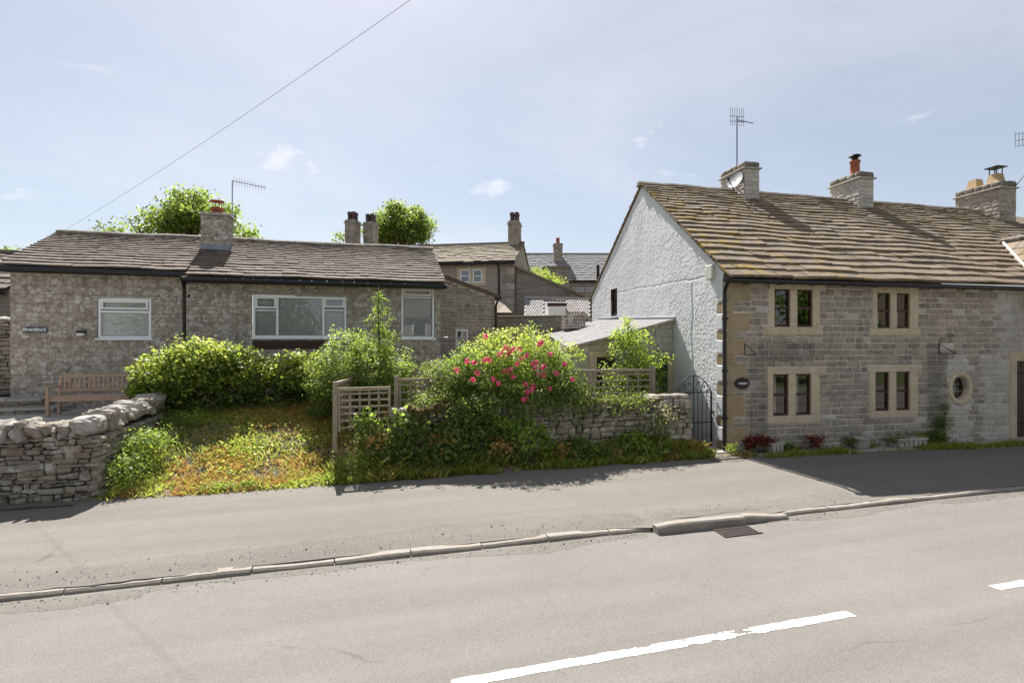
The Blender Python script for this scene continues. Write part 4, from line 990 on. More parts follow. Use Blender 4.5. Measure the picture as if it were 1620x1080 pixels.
while z < C2.z-.2:
    w = .55 if i % 2 else .36; link('quoin', *MB().fbox(F2, HW-w, HW+.03, -.03, .5, z, z+.36).bev(.015), M['stone'] if i % 2 else M['slab'], h2); z += .38; i += 1
MB().tube([F2.pt(HW-.75,-.28,C2.z-.12), F2.pt(HW-.75,-.09,C2.z-.5), F2.pt(HW-.75,-.09,1.5)], .05, 8).build('downpipe', M['black'], h2)
for (u, zz) in ((HW-.45, PZ(817, 346, 29).z), (None, None)):
    if u is None:
        u = F2.pix(567, 360, 3)[0]; zz = PZ(567, 353, 32).z
    for k_, off in enumerate((0,) if u > 8 else (-.35, .55)):
        cc, tp = chimney(h2, F2, u+off-.3, u+off+.3, 2.6+.5*k_, 3.4+.5*k_, zr2-.3, zz-.15-.05*k_, M['stone'], M['stone'], (.16,.2), (.25,.4), .16, 20+k_, None, False, 0)
        for e in (-.13, .13):
            for g_ in (2.85+.5*k_, 3.15+.5*k_):
                p = F2.pt(u+off+e, g_, tp-.02); pt_ = MB().lathe(p, [(.12,0),(.11,.06),(.10,.34),(.14,.36),(.14,.40),(.11,.42),(.13,.5),(.09,.52)], 10).build('pot', M['purple_pot'], cc, True)
# sloping-roofed extension joined to that house
ex = thing('stone_outbuilding', 'dark stone outbuilding wall with long sloping roof edge behind the fish-scale roof', 'outbuilding', PZ(870, 500, 26.0))
e0, e1, e2, e3 = PZ(816, 424, 27.2), PZ(938, 476, 25.6), PZ(938, 520, 25.6), PZ(816, 520, 27.2)
bk = Vector((.35, 1, 0)).normalized()*5
MB().add([e3,e2,e1,e0,e2+bk,e1+bk], [(0,1,2,3),(1,4,5,2)]).build('wall', M['far_wall2'], ex)
up = Vector((0,0,.1)); MB().hexa([e0-bk*.04,e1-bk*.04,e1+bk,e0+bk,e0-bk*.04+up,e1-bk*.04+up,e1+bk+up,e0+bk+up]).build('roof', M['slate_f'], ex)
# low building with fish-scale slates and a white door panel
fsb = thing('fish_scale_roof_shed', 'low shed with a pale fish-scale slate roof and white panel', 'shed', PZ(880, 505, 24))
q0, q1, q2, q3 = PZ(829, 502, 23.6), PZ(934, 502, 23.0), PZ(934, 475, 25.4), PZ(830, 473, 26.0)
fd = MB().add([q0,q1,q2,q3,(q0.x,q0.y,1.4),(q1.x,q1.y,1.4)], [(0,1,2,3),(4,5,1,0)]).build('roof', M['slate_grey'], fsb)
L = []; nr, ncl = 9, 26; r = random.Random(2); M['scale'] = slate_mat('pale_scale_slate', [(.27,.25,.23),(.34,.32,.30),(.40,.38,.36)])
nq = (q1-q0).cross(q3-q0).normalized(); nq = nq if nq.z > 0 else -nq
for j in range(nr):
    for i in range(ncl+1):
        s0 = (i-(.5 if j % 2 else 0))/ncl; s1 = s0+1/ncl; sm_ = (s0+s1)/2
        if s0 < -.001 or s1 > 1.001: continue
        if .30 < sm_ < .62 and j < 8: continue
        def Q(s, t, h): p = q0.lerp(q1, s).lerp(q3.lerp(q2, s), min(t,1)); return p + nq*h
        t0, t1, t2 = j/nr, (j+.55)/nr, (j+1.7)/nr
        L.append((1, [Q(sm_,t0,.07),Q(s1-.002,t1,.055),Q(s1-.002,t2,.012),Q(s0+.002,t2,.012),Q(s0+.002,t1,.055),Q(sm_,t0,.03),Q(s1-.002,t1,.02),Q(s0+.002,t1,.02)], [(0,1,2,3,4),(5,6,1,0),(7,5,0,4)]))
pieces('slate', L, M['scale'], fd, 0)
MB().tube([q3+Vector((0,0,.05)), q2+Vector((0,0,.05))], .1, 6).build('ridge', M['scale'], fsb)
pa_, pb_, pc_, pd_ = PZ(867.5, 499, 23.2), PZ(895, 499, 23.2), PZ(895, 480, 23.2), PZ(867.5, 480, 23.2)
MB().hexa([pa_, pb_, pb_+bk*.3, pa_+bk*.3, pd_+Vector((0,0,-.12)), pc_+Vector((0,0,-.12)), pc_+bk*.3, pd_+bk*.3]).build('white_panel', M['upvc'], fsb)
MB().hexa([pd_-Vector((.05,0,.12)), pc_+Vector((.05,0,-.12)), pc_+bk*.3, pd_+bk*.3, pd_+Vector((-.05,0,.03)), pc_+Vector((.05,0,.03)), pc_+bk*.3+up, pd_+bk*.3+up]).build('lintel', M['brown'], fsb)
# boundary wall behind the rose, neighbour shed roof, timber fence bits
bw = thing('boundary_wall', 'brown stone boundary wall with flat coping behind the rose bush', 'wall', PZ(835, 560, 19.5))
BWF = Frame((0, 0), 0); b0, b1 = PZ(786, 500, 20.0), PZ(889, 500, 19.3); an_ = math.atan2(b1.y-b0.y, b1.x-b0.x); WL = (b1-b0).xy.length
BWF = Frame((b0.x, b0.y), an_); zt = b0.z
bb = MB().fbox(BWF, 0, WL, .02, .4, 1.0, zt-.06).build('core', M['mortar'], bw); L = []; r = random.Random(15)
courses(BWF, 0, WL, 1.3, zt-.06, (.13,.2), (.2,.45), [], lambda a, b, c, d: L.append(block(BWF, a, b, c, d, -r.uniform(0,.02), .05, .008, .012, .28, .01, r)), .014, r)
pieces('stone', L, M['drystone'], bb, 120)
u = 0
while u < WL-.1:
    L_ = min(r.uniform(.6,.9), WL-u); link('coping_slab', *MB().fbox(BWF, u+.004, u+L_-.004, -.06, .46, zt-.058, zt+.01).bev(.01), M['quoin'], bw); u += L_
ns = thing('neighbour_shed_roof', 'small mossy slate shed roof beside the black downpipe of the annex', 'shed', PZ(798, 505, 22))
s = [PZ(783, 496, 21.5), PZ(812, 496, 21.5), PZ(798, 482, 23.5), PZ(783, 472, 23.8)]; MB().add(s+[s[0]-Vector((0,0,2)), s[1]-Vector((0,0,2))], [(0,1,2,3),(4,5,1,0)]).build('roof', M['slate_f'], ns)
MB().tube([s[0], s[1]], .05, 6).build('gutter', M['black'], ns)
tf = thing('timber_steps_fence', 'short grey timber fence and steps beside the white gable window', 'fence', PZ(915, 520, 19))
for i in range(7):
    p = PZ(897+i*4.5, 492+abs(i-3)*.5, 19.2); MB().box(p.x-.035, p.x+.035, p.y-.02, p.y+.02, p.z-.75, p.z).build('paling', M['grey_wood'], tf)
p = PZ(903, 498, 18.6); MB().box(p.x-.06, p.x+.06, p.y-.06, p.y+.06, 1.5, p.z+.02).build('post', M['concrete'], tf)
p, q = PZ(922, 494, 18.9), PZ(936, 508, 18.6); MB().tube([p, q], .06, 4).build('rail', M['grey_wood'], tf)
for i in range(4):
    p, q = PZ(892, 503+i*4.5, 19-.2*i), PZ(925-3*i, 503+i*4.5, 18.8-.2*i); MB().hexa([p-Vector((0,.15,.07)), q-Vector((0,.15,.07)), q+Vector((0,.3,-.07)), p+Vector((0,.3,-.07)), p-Vector((0,.15,0)), q-Vector((0,.15,0)), q+Vector((0,.3,0)), p+Vector((0,.3,0))]).build('step', M['slab'], tf)
# far house
A3 = math.radians(-16); C3 = PZ(805, 445, 50.0); W3 = 13.5
F3 = Frame((C3.x, C3.y), A3); h3_ = thing('far_house', 'far pale slate roofed house with a single red-potted chimney in the gap', 'house', F3.pt(6, 2, 3))
rf3 = house(h3_, F3, W3, 8, 2.0, PZ(880, 444, 50).z, PZ(880, 402, 54).z, M['far_wall'], M['slate_grey'], 14, (.3,.4))
u3 = F3.pix(882.5, 400, 3)[0]
cc, tp = chimney(h3_, F3, u3-.42, u3+.42, 2.6, 3.5, PZ(882, 412, 53).z, PZ(882, 386, 53).z-.15, M['stone'], M['stone'], (.2,.25), (.3,.5), .12, 30, None, False, 0)
MB().lathe(F3.pt(u3, 3, tp), [(.2,0),(.17,.5),(.2,.55),(.14,.6)], 10).build('pot', M['terracotta'], cc)
for i in range(6):
    a, d = F3.pix(905+i*6.6 + (3 if i > 2 else 0), 455); b_, c = F3.pix(909.6+i*6.6 + (3 if i > 2 else 0), 461)
    wq = MB().fbox(F3, a, b_, -.05, .01, c, d).build('window', M['upvc'], h3_); MB().fbox(F3, a+.05, b_-.05, -.06, -.051, c+.05, d-.05).build('pane', M['glass'], wq); MB().fbox(F3, a+.05, b_-.05, -.0545, -.0512, c+.05, d-.05).build('room_behind', M['dark_room'], wq)
a, d = F3.pix(857, 430); b_, c = F3.pix(896, 460); MB().fbox(F3, a, b_, -2.5, -.3, 2, d).build('rear_wing', M['far_wall2'], h3_); MB().fbox(F3, a-.1, b_+.1, -2.6, -.3, d, d+.15).build('wing_roof_edge', M['slate_f'], h3_)
a, _ = F3.pix(945, 420); MB().tube([F3.pt(a,-.4,PZ(945,470,50).z), F3.pt(a,-.4,PZ(945,420,50).z)], .14, 8).build('flue_pipe', M['iron'], h3_)
# sliver of a neighbour at the far left
nb = thing('neighbour_house', 'sliver of a slate roofed house at the left edge', 'house', PB(-40, 600, 20))
FN = Frame((PB(13, 500, 20).x-8, 20), 0); house(nb, FN, 8, 5, 1.0, PB(5, 458, 20).z, PB(5, 400, 22.5).z, M['far_wall'], M['slate_b'], 10)
lw_ = thing('rear_garden_wall', 'dry stone wall running off the left edge behind the bungalow corner', 'wall', PB(0, 600, 17))
FW = Frame((A0-5, 16.6), 0); core = MB().fbox(FW, 0, 4.9, .05, .45, 1, PB(5,512,16.6).z).build('core', M['core'], lw_); L = []; r = random.Random(23); zt = PB(5,512,16.6).z
courses(FW, 2.5, 4.9, 1.35, zt, (.07,.13), (.15,.4), [], lambda a, b, c, d: L.append(block(FW, a, b, c, d, -r.uniform(0,.03), .1, .01, .016, .3, .012, r)), .012, r)
pieces('stone', L, M['drystone'], core, 200)
for i in range(9): x = FW.pt(2.6+i*.26, .2, zt+.07); link('coping_stone', *lump(x, (.12,.2,.11), 2.6, .12, r)[1:], M['coping'], lw_, True)

# ---------------------------------------------------------------- dry stone wall, front left
dw = thing('dry_stone_wall', 'grey dry stone wall with rough upright coping stones at the front left', 'wall', (-4.6, 10.6, .1))
DA, DB, DT = -4.09, 10.38, 1.15
cr = MB().box(-9.5, DA-.05, DB+.05, DB+.5, -.1, DT-.02).build('core', M['core'], dw)
cr2 = MB().box(DA-.5, DA-.05, DB+.5, 14.2, -.1, DT+.0).build('core', M['core'], dw)
DF = Frame((-9.5, DB), 0); r = random.Random(51); L = []
def rub(F, L, s): return lambda a, b, c, d: L.append(block(F, a+r.uniform(-.01,.012), b+r.uniform(-.012,.01), c+r.uniform(-.012,.01), d+r.uniform(-.008,.012), -r.uniform(.0,.06), .12, s, .024, .34, .018, r))
# irregular courses: runs of short rows so beds do not line up
def rubble_face(F, u0, u1, z0, z1, L, hs, ws):
    u = u0
    while u < u1-.02:
        w = r.uniform(.45, .8)
        if u+w > u1-.3: w = u1-u
        z = z0
        while z < z1-.02:
            h = min(r.uniform(*hs), z1-z)
            if z1-z-h < .04: h = z1-z
            if h > .13 and r.random() < .75 or r.random() < .25:
                rub(F, L, .016)(u, u+w, z, z+h)
            else:
                k = r.uniform(.3, .7); rub(F, L, .014)(u, u+w*k, z, z+h*r.uniform(.9,1)); rub(F, L, .014)(u+w*k, u+w, z, z+h)
            z += h
        u += w
def bonded(F, u0, u1, z0, z1, L, hs, ws, big):
    "random-bonded rubble: rows whose height drifts along the wall, now and then one stone two rows high"
    rows = [z0]
    while rows[-1] < z1-.05: rows.append(min(z1, rows[-1]+r.uniform(*hs)))
    if rows[-1]-rows[-2] < .04: rows.pop(-2)
    taken = []
    bed = lambda i, u: rows[i] if i in (0, len(rows)-1) else rows[i]+.022*math.sin(u*2.3+i*1.9)+.012*math.sin(u*5.1+i)
    for i in range(len(rows)-1):
        u = u0
        while u < u1-.02:
            nxt = min([t[0] for t in taken if t[2] == i and t[0] > u+.001] + [u1])
            hit = [t for t in taken if t[2] == i and t[0]-.001 <= u < t[1]-.001]
            if hit: u = hit[0][1]; continue
            w = r.uniform(*ws)*(.6 if rows[i+1]-rows[i] < .075 else 1)
            if u+w > nxt-.07: w = nxt-u
            top = i+1
            if i+2 < len(rows) and r.random() < big and w > .14: top = i+2; taken.append((u, u+w, i+1))
            m = u+w/2; rub(F, L, .016)(u+.004, u+w-.004, bed(i,m)+.004, bed(top,m)-.004); u += w
bonded(DF, 2.2, 9.5-4.09, .08, DT, L, (.045,.095), (.12,.4), .2)
pieces('stone', L, M['drystone'], cr, 200)
DF2 = Frame((DA, DB), math.radians(90)); L = []
bonded(DF2, 0.02, 3.8, .1, DT+.03, L, (.05,.11), (.12,.36), .14)
pieces('stone', L, M['drystone'], cr2, 250)
x = -7.4
while x < DA-.3:
    w = r.uniform(.13,.27); hgt = r.uniform(.11,.155)
    link('coping_stone', *boulder((x+w/2, DB+.24+r.uniform(-.03,.03), DT+hgt*.8), (w*.53, .27, hgt), r, Matrix.Rotation(r.uniform(-.25,.25), 3, 'Y'))[1:], M['coping'], dw); x += w*.9
link('coping_stone', *boulder((DA-.23, DB+.22, DT+.15), (.22,.26,.17), r, None, 3.2, .1)[1:], M['coping'], dw)
y = DB+.46
while y < 14.15:
    w = r.uniform(.15,.27); hgt = r.uniform(.12,.18)
    link('coping_stone', *boulder((DA-.24+r.uniform(-.03,.03), y+w/2, DT+.02+hgt*.8+.035*(y-DB)), (.27, w*.54, hgt), r, Matrix.Rotation(r.uniform(-.3,.3), 3, 'X'))[1:], M['coping'], dw); y += w*.92
# terrace steps at the left
st = thing('terrace_steps', 'broad stone slab steps at the left corner of the bungalow', 'steps', (-8, 14.8, 1.03)); r = random.Random(61)
for k, (x0, x1, y0, y1, z0, z1) in enumerate(((-11, -6.75, 14.9, 15.6, 1.0, 1.17), (-11, -7.15, 15.2, 15.8, 1.1, 1.36))):
    x = x0
    while x < x1-.05:
        w = min(r.uniform(.5,.9), x1-x); link('slab', *MB().box(x+.005, x+w-.005, y0-.03, y1, z1-.06, z1).bev(.01), M['slab'], st); x += w
    FS_ = Frame((x0, y0), 0); L = []
    courses(FS_, 0, x1-x0, z0, z1-.062, (.1,.2), (.2,.45), [], lambda a, b, c, d: L.append(block(FS_, a, b, c, d, 0, .2, .006, .012, .25, .008, r)), .012, r); pieces('riser_stone', L, M['drystone'], st, 60)
tr = MB().box(-14, -4.35, 10.9, 15.9, .9, 1.035).build('terrace', M['slab']); tag(tr, kind='structure')

# ---------------------------------------------------------------- retaining garden wall with moss
gwl = thing('garden_wall', 'old mossy stone garden wall half hidden by ivy beside the iron gate', 'wall', (4.2, 10.9, .1))
GA0, GA1, GBF, GT = .6, 7.42, 10.80, 1.28
gc = MB().box(GA0, GA1-.05, GBF+.05, GBF+.5, 0, GT-.02).build('core', M['core'], gwl)
GFm = Frame((0, GBF), 0); L = []; r = random.Random(71)
bonded(GFm, GA0, GA1, .12, GT-.12, L, (.07,.15), (.14,.38), .15)
courses(GFm, GA0, GA1, GT-.12, GT+.1, (.2,.22), (.1,.2), [], rub(GFm, L, .016), .014, r)
GFe = Frame((GA1, GBF), math.radians(90))
courses(GFe, 0, .5, .12, GT+.1, (.1,.2), (.25,.4), [], rub(GFe, L, .014), .012, r)
pieces('stone', L, M['drystone'], gc, 300)
for i in range(3): link('cap_stone', *lump((GA1-.2-.33*i, GBF+.26, GT+.13), (.2,.27,.075), 3.2, .08, r)[1:], M['drystone'], gwl)
mb = MB()
for k in range(420):
    x = r.uniform(4.3, GA1-.75); mb.add(*lump((x, GBF+r.uniform(-.04,.4), GT+.09+r.uniform(-.02,.03)), (r.uniform(.02,.06), r.uniform(.02,.06), r.uniform(.012,.035)), 2.1, .2, r)[1:])
for k in range(420):
    x = r.uniform(.95, 1.8); yq = r.uniform(-.12,.3); mb.add(*lump((x, GBF+yq, GT+.10+.06*math.sin(x*9)+r.uniform(-.16,.02)*(yq < -.03)), (r.uniform(.015,.045), r.uniform(.015,.045), r.uniform(.012,.035)), 2.1, .2, r)[1:])
tag(mb.build('moss', M['moss_red'], gwl, True), kind='stuff')

# ---------------------------------------------------------------- trellis fences
def trellis(label, p0, p1, z0, z1, nx, nz, posts=(True, True), pz=.06, group='weathered trellis panels'):
    t = thing('trellis_panel', label, 'trellis', ((p0[0]+p1[0])/2, (p0[1]+p1[1])/2, z0), group)
    an = math.atan2(p1[1]-p0[1], p1[0]-p0[0]); F = Frame(p0, an); L = math.hypot(p1[0]-p0[0], p1[1]-p0[1])
    for u, on in ((0, posts[0]), (L, posts[1])):
        if on: link('post', *MB().fbox(F, u-.045, u+.045, -.045, .045, z0-.4, z1+pz).bev(.008), M['grey_wood'], t)
    link('top_rail', *MB().fbox(F, .05, L-.05, -.03, .03, z1-.07, z1).bev(.006), M['grey_wood'], t)
    for u in (.05, L-.1): link('stile', *MB().fbox(F, u, u+.05, -.02, .02, z0, z1-.071).bev(.004), M['grey_wood'], t)
    for i in range(nx):
        u = .1+(L-.2)*(i+1)/(nx+1); MB().fbox(F, u-.018, u+.018, -.002, .016, z0, z1-.071).build('slat', M['grey_wood'], t)
    for i in range(nz):
        z = z0+(z1-.07-z0)*(i+.6)/nz; MB().fbox(F, .1, L-.1, -.018, -.0022, z-.018, z+.018).build('slat', M['grey_wood'], t)
    return t
q = PB(530, 600, 10.95); e = PB(622, 618, 11.0)
trellis('front trellis panel with tall post at the gravel edge', (q.x, 10.95), (e.x, 11.0), .95, PB(580, 612, 10.97).z, 4, 6, (True, False), .12)
link_p = PB(627, 592, 11.6); e2_ = PB(742, 598, 11.6)
trellis('middle trellis panel with square post behind the mossy stone', (link_p.x, 11.6), (e2_.x, 11.6), 1.05, PB(660, 598, 11.6).z, 6, 5)
e3_ = PB(868, 592, 11.7)
trellis('trellis panel swallowed by the pink rose bush', (e2_.x+.1, 11.6), (e3_.x, 11.7), 1.05, PB(800, 596, 11.6).z, 6, 5, (False, True))
e4_ = PB(1033, 584, 11.9)
trellis('right trellis panel in front of the outhouse door', (e3_.x+.1, 11.7), (e4_.x, 11.9), 1.05, PB(960, 584, 11.8).z, 7, 6, (False, True))
q2_ = PB(550, 594, 12.0)
trellis('trellis panel running back from the tall post into the creeper', (q.x+.0, 11.06), (q2_.x+.1, 12.3), 1.0, PB(538, 604, 11.05).z+.0, 4, 5, (False, True))
b_ = PB(655, 578, 14.6); c_ = PB(745, 574, 14.6)
trellis('low back fence rail below the steel handrail', (b_.x, 14.6), (c_.x, 14.6), 1.2, PB(700, 575, 14.6).z, 6, 3)

# ---------------------------------------------------------------- wrought iron gate
gx0, gx1, gy, gz0 = 7.26, 8.24, 11.2, .2
gt_ = thing('iron_gate', 'arched black wrought iron gate beside the white gable', 'gate', ((gx0+gx1)/2, gy, gz0)); gz1 = PB(1095, 621, gy).z; gzt = PB(1095, 594, gy).z
cx = (gx0+gx1)/2; hw = (gx1-gx0)/2
for x in (gx0, gx1): MB().box(x-.015, x+.015, gy-.015, gy+.015, gz0, gz1+.02).build('stile', M['iron'], gt_)
for z in (gz0+.03, gz0+.55, gz1): MB().box(gx0+.016, gx1-.016, gy-.008, gy+.008, z-.012, z+.012).build('rail', M['iron'], gt_)
for i in range(1, 8):
    x = gx0+(gx1-gx0)*i/8; MB().tube([(x, gy+.0085, gz0+.03), (x, gy+.0085, gz1)], .008, 6).build('bar', M['iron'], gt_)
arch = [(cx-hw+2*hw*t, gy, gz1+(gzt-gz1)*math.sin(math.pi*min(1,max(0,t)))**.75) for t in ar(0, 1, 24)]
MB().tube(arch, .013, 6).build('arch', M['iron'], gt_); MB().tube([(cx, gy, gz1), (cx, gy, gzt)], .012, 6).build('bar', M['iron'], gt_)
def scroll(x, z, r0, sgn, turns=1.4, tail=None):
    p = []
    for i in range(22):
        t = i/21; a = sgn*turns*2*math.pi*t; rr_ = r0*(1-.8*t); p.append((x+rr_*math.cos(a+math.pi/2), gy, z+rr_*math.sin(a+math.pi/2)-0))
    if tail: p = [(tail[0], gy, tail[1])] + p
    MB().tube(p, .007, 5).build('scroll', M['iron'], gt_)
for sg_ in (-1, 1):
    scroll(cx+sg_*.27, gz1+.16, .06, sg_, 1.3, (cx+sg_*.2, gz1)); scroll(cx+sg_*.12, gz1+.23, .045, -sg_, 1.3, (cx+sg_*.02, gz1+.05)); scroll(cx+sg_*.39, gz1+.05, .035, sg_); scroll(cx+sg_*.08, gz1+.05, .035, -sg_)
MB().box(gx1+.016, gx1+.06, gy-.02, gy+.02, gz1-.5, gz1-.46).build('hinge', M['iron'], gt_); MB().box(gx0+.2, gx0+.3, gy-.03, gy-.0085, gz0+.55, gz0+.6).build('latch', M['iron'], gt_)
sl = MB().box(7.45, 8.3, 10.5, 11.25, .12, .165).build('gate_step', M['slab']); tag(sl, 'worn stone step at the foot of the iron gate', 'step')

# ---------------------------------------------------------------- small fixtures
def text_mesh(body, size, name, F, uc, d, zc, m, parent):
    c = bpy.data.curves.new(name, 'FONT'); c.body = body; c.size = size; c.align_x = 'CENTER'; c.align_y = 'CENTER'; c.extrude = .003; c.offset = size*.018; c.resolution_u = 3
    o = bpy.data.objects.new(name, c); COL.objects.link(o); dg = bpy.context.evaluated_depsgraph_get(); me = bpy.data.meshes.new_from_object(o.evaluated_get(dg))
    v = [F.pt(uc+p.co.x, d-p.co.z, zc+p.co.y) for p in me.vertices]; f = [tuple(q.vertices) for q in me.polygons]
    bpy.data.objects.remove(o); return link(name, v, f, m, parent)
u0, z1 = B1.pix(37, 517); u1, z0 = B1.pix(75, 526)
pl = thing('name_plaque', 'dark slate name plaque lettered Brantford on the bungalow wall', 'sign', B1.pt((u0+u1)/2, -.02, z0))
link('plate', *MB().fbox(B1, u0, u1, -.045, -.018, z0, z1).bev(.004), M['plaque'], pl); text_mesh('Brantford', (z1-z0)*.88, 'lettering', B1, (u0+u1)/2, -.047, (z0+z1)/2+.005, M['letter'], pl)
p = B1.pt(B1.pix(134, 527)[0], 0, B1.pix(134, 527)[1])
wl = thing('wall_lamp', 'black outdoor wall lamp with pale lens left of the bungalow window', 'lamp', p)
MB().box(p[0]-.04, p[0]+.05, W1-.05, W1-.014, p[2]-.06, p[2]+.05).build('bracket', M['black'], wl)
MB().hexa([(p[0]-.14,W1-.2,p[2]-.0),(p[0]+.06,W1-.2,p[2]-.0),(p[0]+.06,W1-.05,p[2]),(p[0]-.14,W1-.05,p[2]),(p[0]-.09,W1-.17,p[2]+.06),(p[0]+.05,W1-.17,p[2]+.06),(p[0]+.05,W1-.05,p[2]+.06),(p[0]-.09,W1-.05,p[2]+.06)]).build('hood', M['black'], wl)
MB().hexa([(p[0]-.1,W1-.17,p[2]-.06),(p[0]+.03,W1-.17,p[2]-.06),(p[0]+.03,W1-.05,p[2]-.06),(p[0]-.1,W1-.05,p[2]-.06),(p[0]-.12,W1-.19,p[2]-.001),(p[0]+.05,W1-.19,p[2]-.001),(p[0]+.05,W1-.05,p[2]-.001),(p[0]-.12,W1-.05,p[2]-.001)]).build('lens', M['letter'], wl)
u, z = CF.pix(1172.5, 606); sgn = thing('oval_house_sign', 'dark oval house sign with white lettering on the cottage corner stone', 'sign', CF.pt(u, -.04, z-.1)); N = 28; ru, rz_ = .19, .135
rg = lambda k, d: [CF.pt(u+ru*k*math.cos(2*math.pi*i/N), d, z+rz_*k*math.sin(2*math.pi*i/N)) for i in range(N)]
link('plate', rg(1,-.03)+rg(1,-.05)+rg(.94,-.058), [(j*N+i, j*N+(i+1)%N, (j+1)*N+(i+1)%N, (j+1)*N+i) for j in (0,1) for i in range(N)]+[tuple(2*N+i for i in range(N))], M['black'], sgn)
for i, (dx_, s_) in enumerate(((-.10,.03),(-.045,.045),(0,.05),(.05,.045),(.10,.035))): MB().fbox(CF, u+dx_-.014, u+dx_+.014, -.062, -.0585, z-s_*.5, z+s_*.5).build('lettering', M['letter'], sgn)
def bracket(label, x, y, x2, y2, flip):
    u, z = CF.pix(x, y); u2, z2 = CF.pix(x2, y2); o = thing('hanging_basket_bracket', label, 'bracket', CF.pt(u, -.03, z2), 'iron basket brackets on the cottage wall')
    MB().tube([CF.pt(u,-.03,z), CF.pt(u,-.03,z2)], .011, 6).build('wall_bar', M['iron'], o); MB().tube([CF.pt(u,-.03,z2), CF.pt(u+.04,-.42,z2)], .010, 6).build('arm', M['iron'], o); MB().tube([CF.pt(u,-.03,z), CF.pt(u+.04,-.4,z2+.01)], .008, 6).build('stay', M['iron'], o)
bracket('black iron basket bracket above the oval house sign', 1177, 543, 1180, 561, 1); bracket('black iron basket bracket above the oval window', 1484, 543, 1484, 559, 1)
def wire(label, rects):
    u, z = CF.pix(rects[0][0], rects[0][3]); o = thing('wire_trellis', label, 'wire mesh', CF.pt(u, -.04, z), 'green wire mesh on the cottage wall')
    for x0, x1, y0, y1 in rects:
        a, d = CF.pix(x0, y0); b_, c = CF.pix(x1, y1); q = MB(); n1 = int((b_-a)/.055); n2 = int((d-c)/.055)
        for i in range(n1+1): x = a+(b_-a)*i/n1; q.fbox(CF, x-.0013, x+.0013, -.042, -.036, c, d)
        for i in range(n2+1): z = c+(d-c)*i/n2; q.fbox(CF, a, b_, -.047, -.0422, z-.0013, z+.0013)
        tag(q.build('wire_mesh', M['mesh_green'], o), kind='stuff')
wire('green wire mesh panel above and beside the lower left cottage window', [(1186,1212,541,695), (1212.5,1285,541,571)]); wire('green wire mesh panel left of the oval window', [(1466,1496,558,660)])
# satellite dish
cs = CF.pt(cu1-.29, 4.35, 7.78); sdh = thing('satellite_dish', 'grey satellite dish on the white brick chimney', 'satellite dish', cs)
ctr = Vector(CF.pt(cu1-.52, 3.95, 7.78)); ax = Vector((-.85, -.28, .42)).normalized(); t1 = ax.cross(Vector((0,0,1))).normalized(); t2 = ax.cross(t1); vs = []; N = 24
for k in range(6):
    rr_ = .26*k/5
    for i in range(N): vs.append(ctr + t1*rr_*math.cos(2*math.pi*i/N) + t2*rr_*1.1*math.sin(2*math.pi*i/N) + ax*(rr_**2*.45))
link('reflector', vs, [(k*N+i, k*N+(i+1)%N, (k+1)*N+(i+1)%N, (k+1)*N+i) for k in range(5) for i in range(N)], M['dish'], sdh, True)
MB().tube([ctr-t2*.38*0+Vector((0,0,-.36)), ctr+ax*.42+Vector((0,0,-.2))], .014, 6).build('arm', M['iron'], sdh); MB().tube([ctr+ax*.42+Vector((0,0,-.2)), ctr+ax*.36+Vector((0,0,-.16))], .035, 8).build('receiver', M['iron'], sdh); MB().tube([ctr, cs], .02, 6).build('mount', M['iron'], sdh)
def aerial(label, base, top, boom0, boom1, n, el, m=M['iron'], back=False):
    o = thing('tv_aerial', label, 'aerial', base); MB().tube([base, top], .017, 8).build('mast', m, o); MB().tube([boom0, boom1], .012, 6).build('boom', m, o)
    d = Vector(boom1)-Vector(boom0); sd_ = Vector((0,0,1))
    for i in range(n): p = Vector(boom0)+d*((i+.5)/n); e = el*(1-.45*i/n); MB().tube([p-sd_*e, p+sd_*e], .005, 5).build('element', m, o)
    return o
a0 = PB(367.5, 384, 18.3); a1 = PB(367.5, 286, 18.3)
aerial('grey pole aerial with long horizontal boom beside the bungalow chimney', a0, a1, a1, PB(420, 297, 17.4), 12, .14, M['grey_metal'])
a0 = Vector(CF.pt(cu1-.2, 4.6, 8.1)); px_ = CF.pix(1166, 190, 4.6); a1 = Vector(CF.pt(px_[0], 4.6, px_[1])); a0.x, a0.y = a1.x, a1.y
ae = aerial('black grid aerial on a tall mast above the chimney with the dish', a0, a1+Vector((0,0,.1)), a1+Vector((0,0,.0)), a1+Vector((.22,-.5,-.28)), 5, .06)
for i in range(7): u_ = -.24+.08*i; p = a1+Vector((u_, u_*-.1, .1)); MB().tube([p-Vector((0,0,.3)), p+Vector((0,0,.3))], .006, 5).build('reflector_rod', M['iron'], ae)
for z in (-.05, .12): MB().tube([a1+Vector((-.25,.03,z)), a1+Vector((.25,-.03,z))], .008, 5).build('reflector_bar', M['iron'], ae)
p0, p1 = PZ(1625, 345, 20.5), PZ(1614, 222, 20.5); p0 = Vector(CF.pt(cu3+.2, 3.6, top3-.3))
ae = aerial('partly cut off grid aerial at the right edge on a slanting pole', p0, PZ(1632, 262, 18.5), PZ(1626, 250, 18.5), PZ(1626, 212, 18.5), 3, .04)
for y in (212, 222, 231): MB().tube([PZ(1605.5, y+1, 18.5), PZ(1630, y-3, 18.5)], .007, 5).build('reflector_bar', M['iron'], ae)
for x in (1606, 1612, 1618): MB().tube([PZ(x, 209, 18.5), PZ(x, 232, 18.5)], .007, 5).build('reflector_rod', M['iron'], ae)
# overhead cable
k0, k1 = PB(90, 372, 18.2), PZ(632, 0, 7.0); kd = k1-k0; pts = [k0+kd*t+Vector((0,0,-.15*math.sin(min(1,t/1.3)*math.pi))) for t in ar(0, 1.3, 24)]
tag(MB().tube(pts, .0029, 6).build('overhead_cable', M['black']), 'thin overhead cable rising from the left end of the bungalow roof', 'cable')
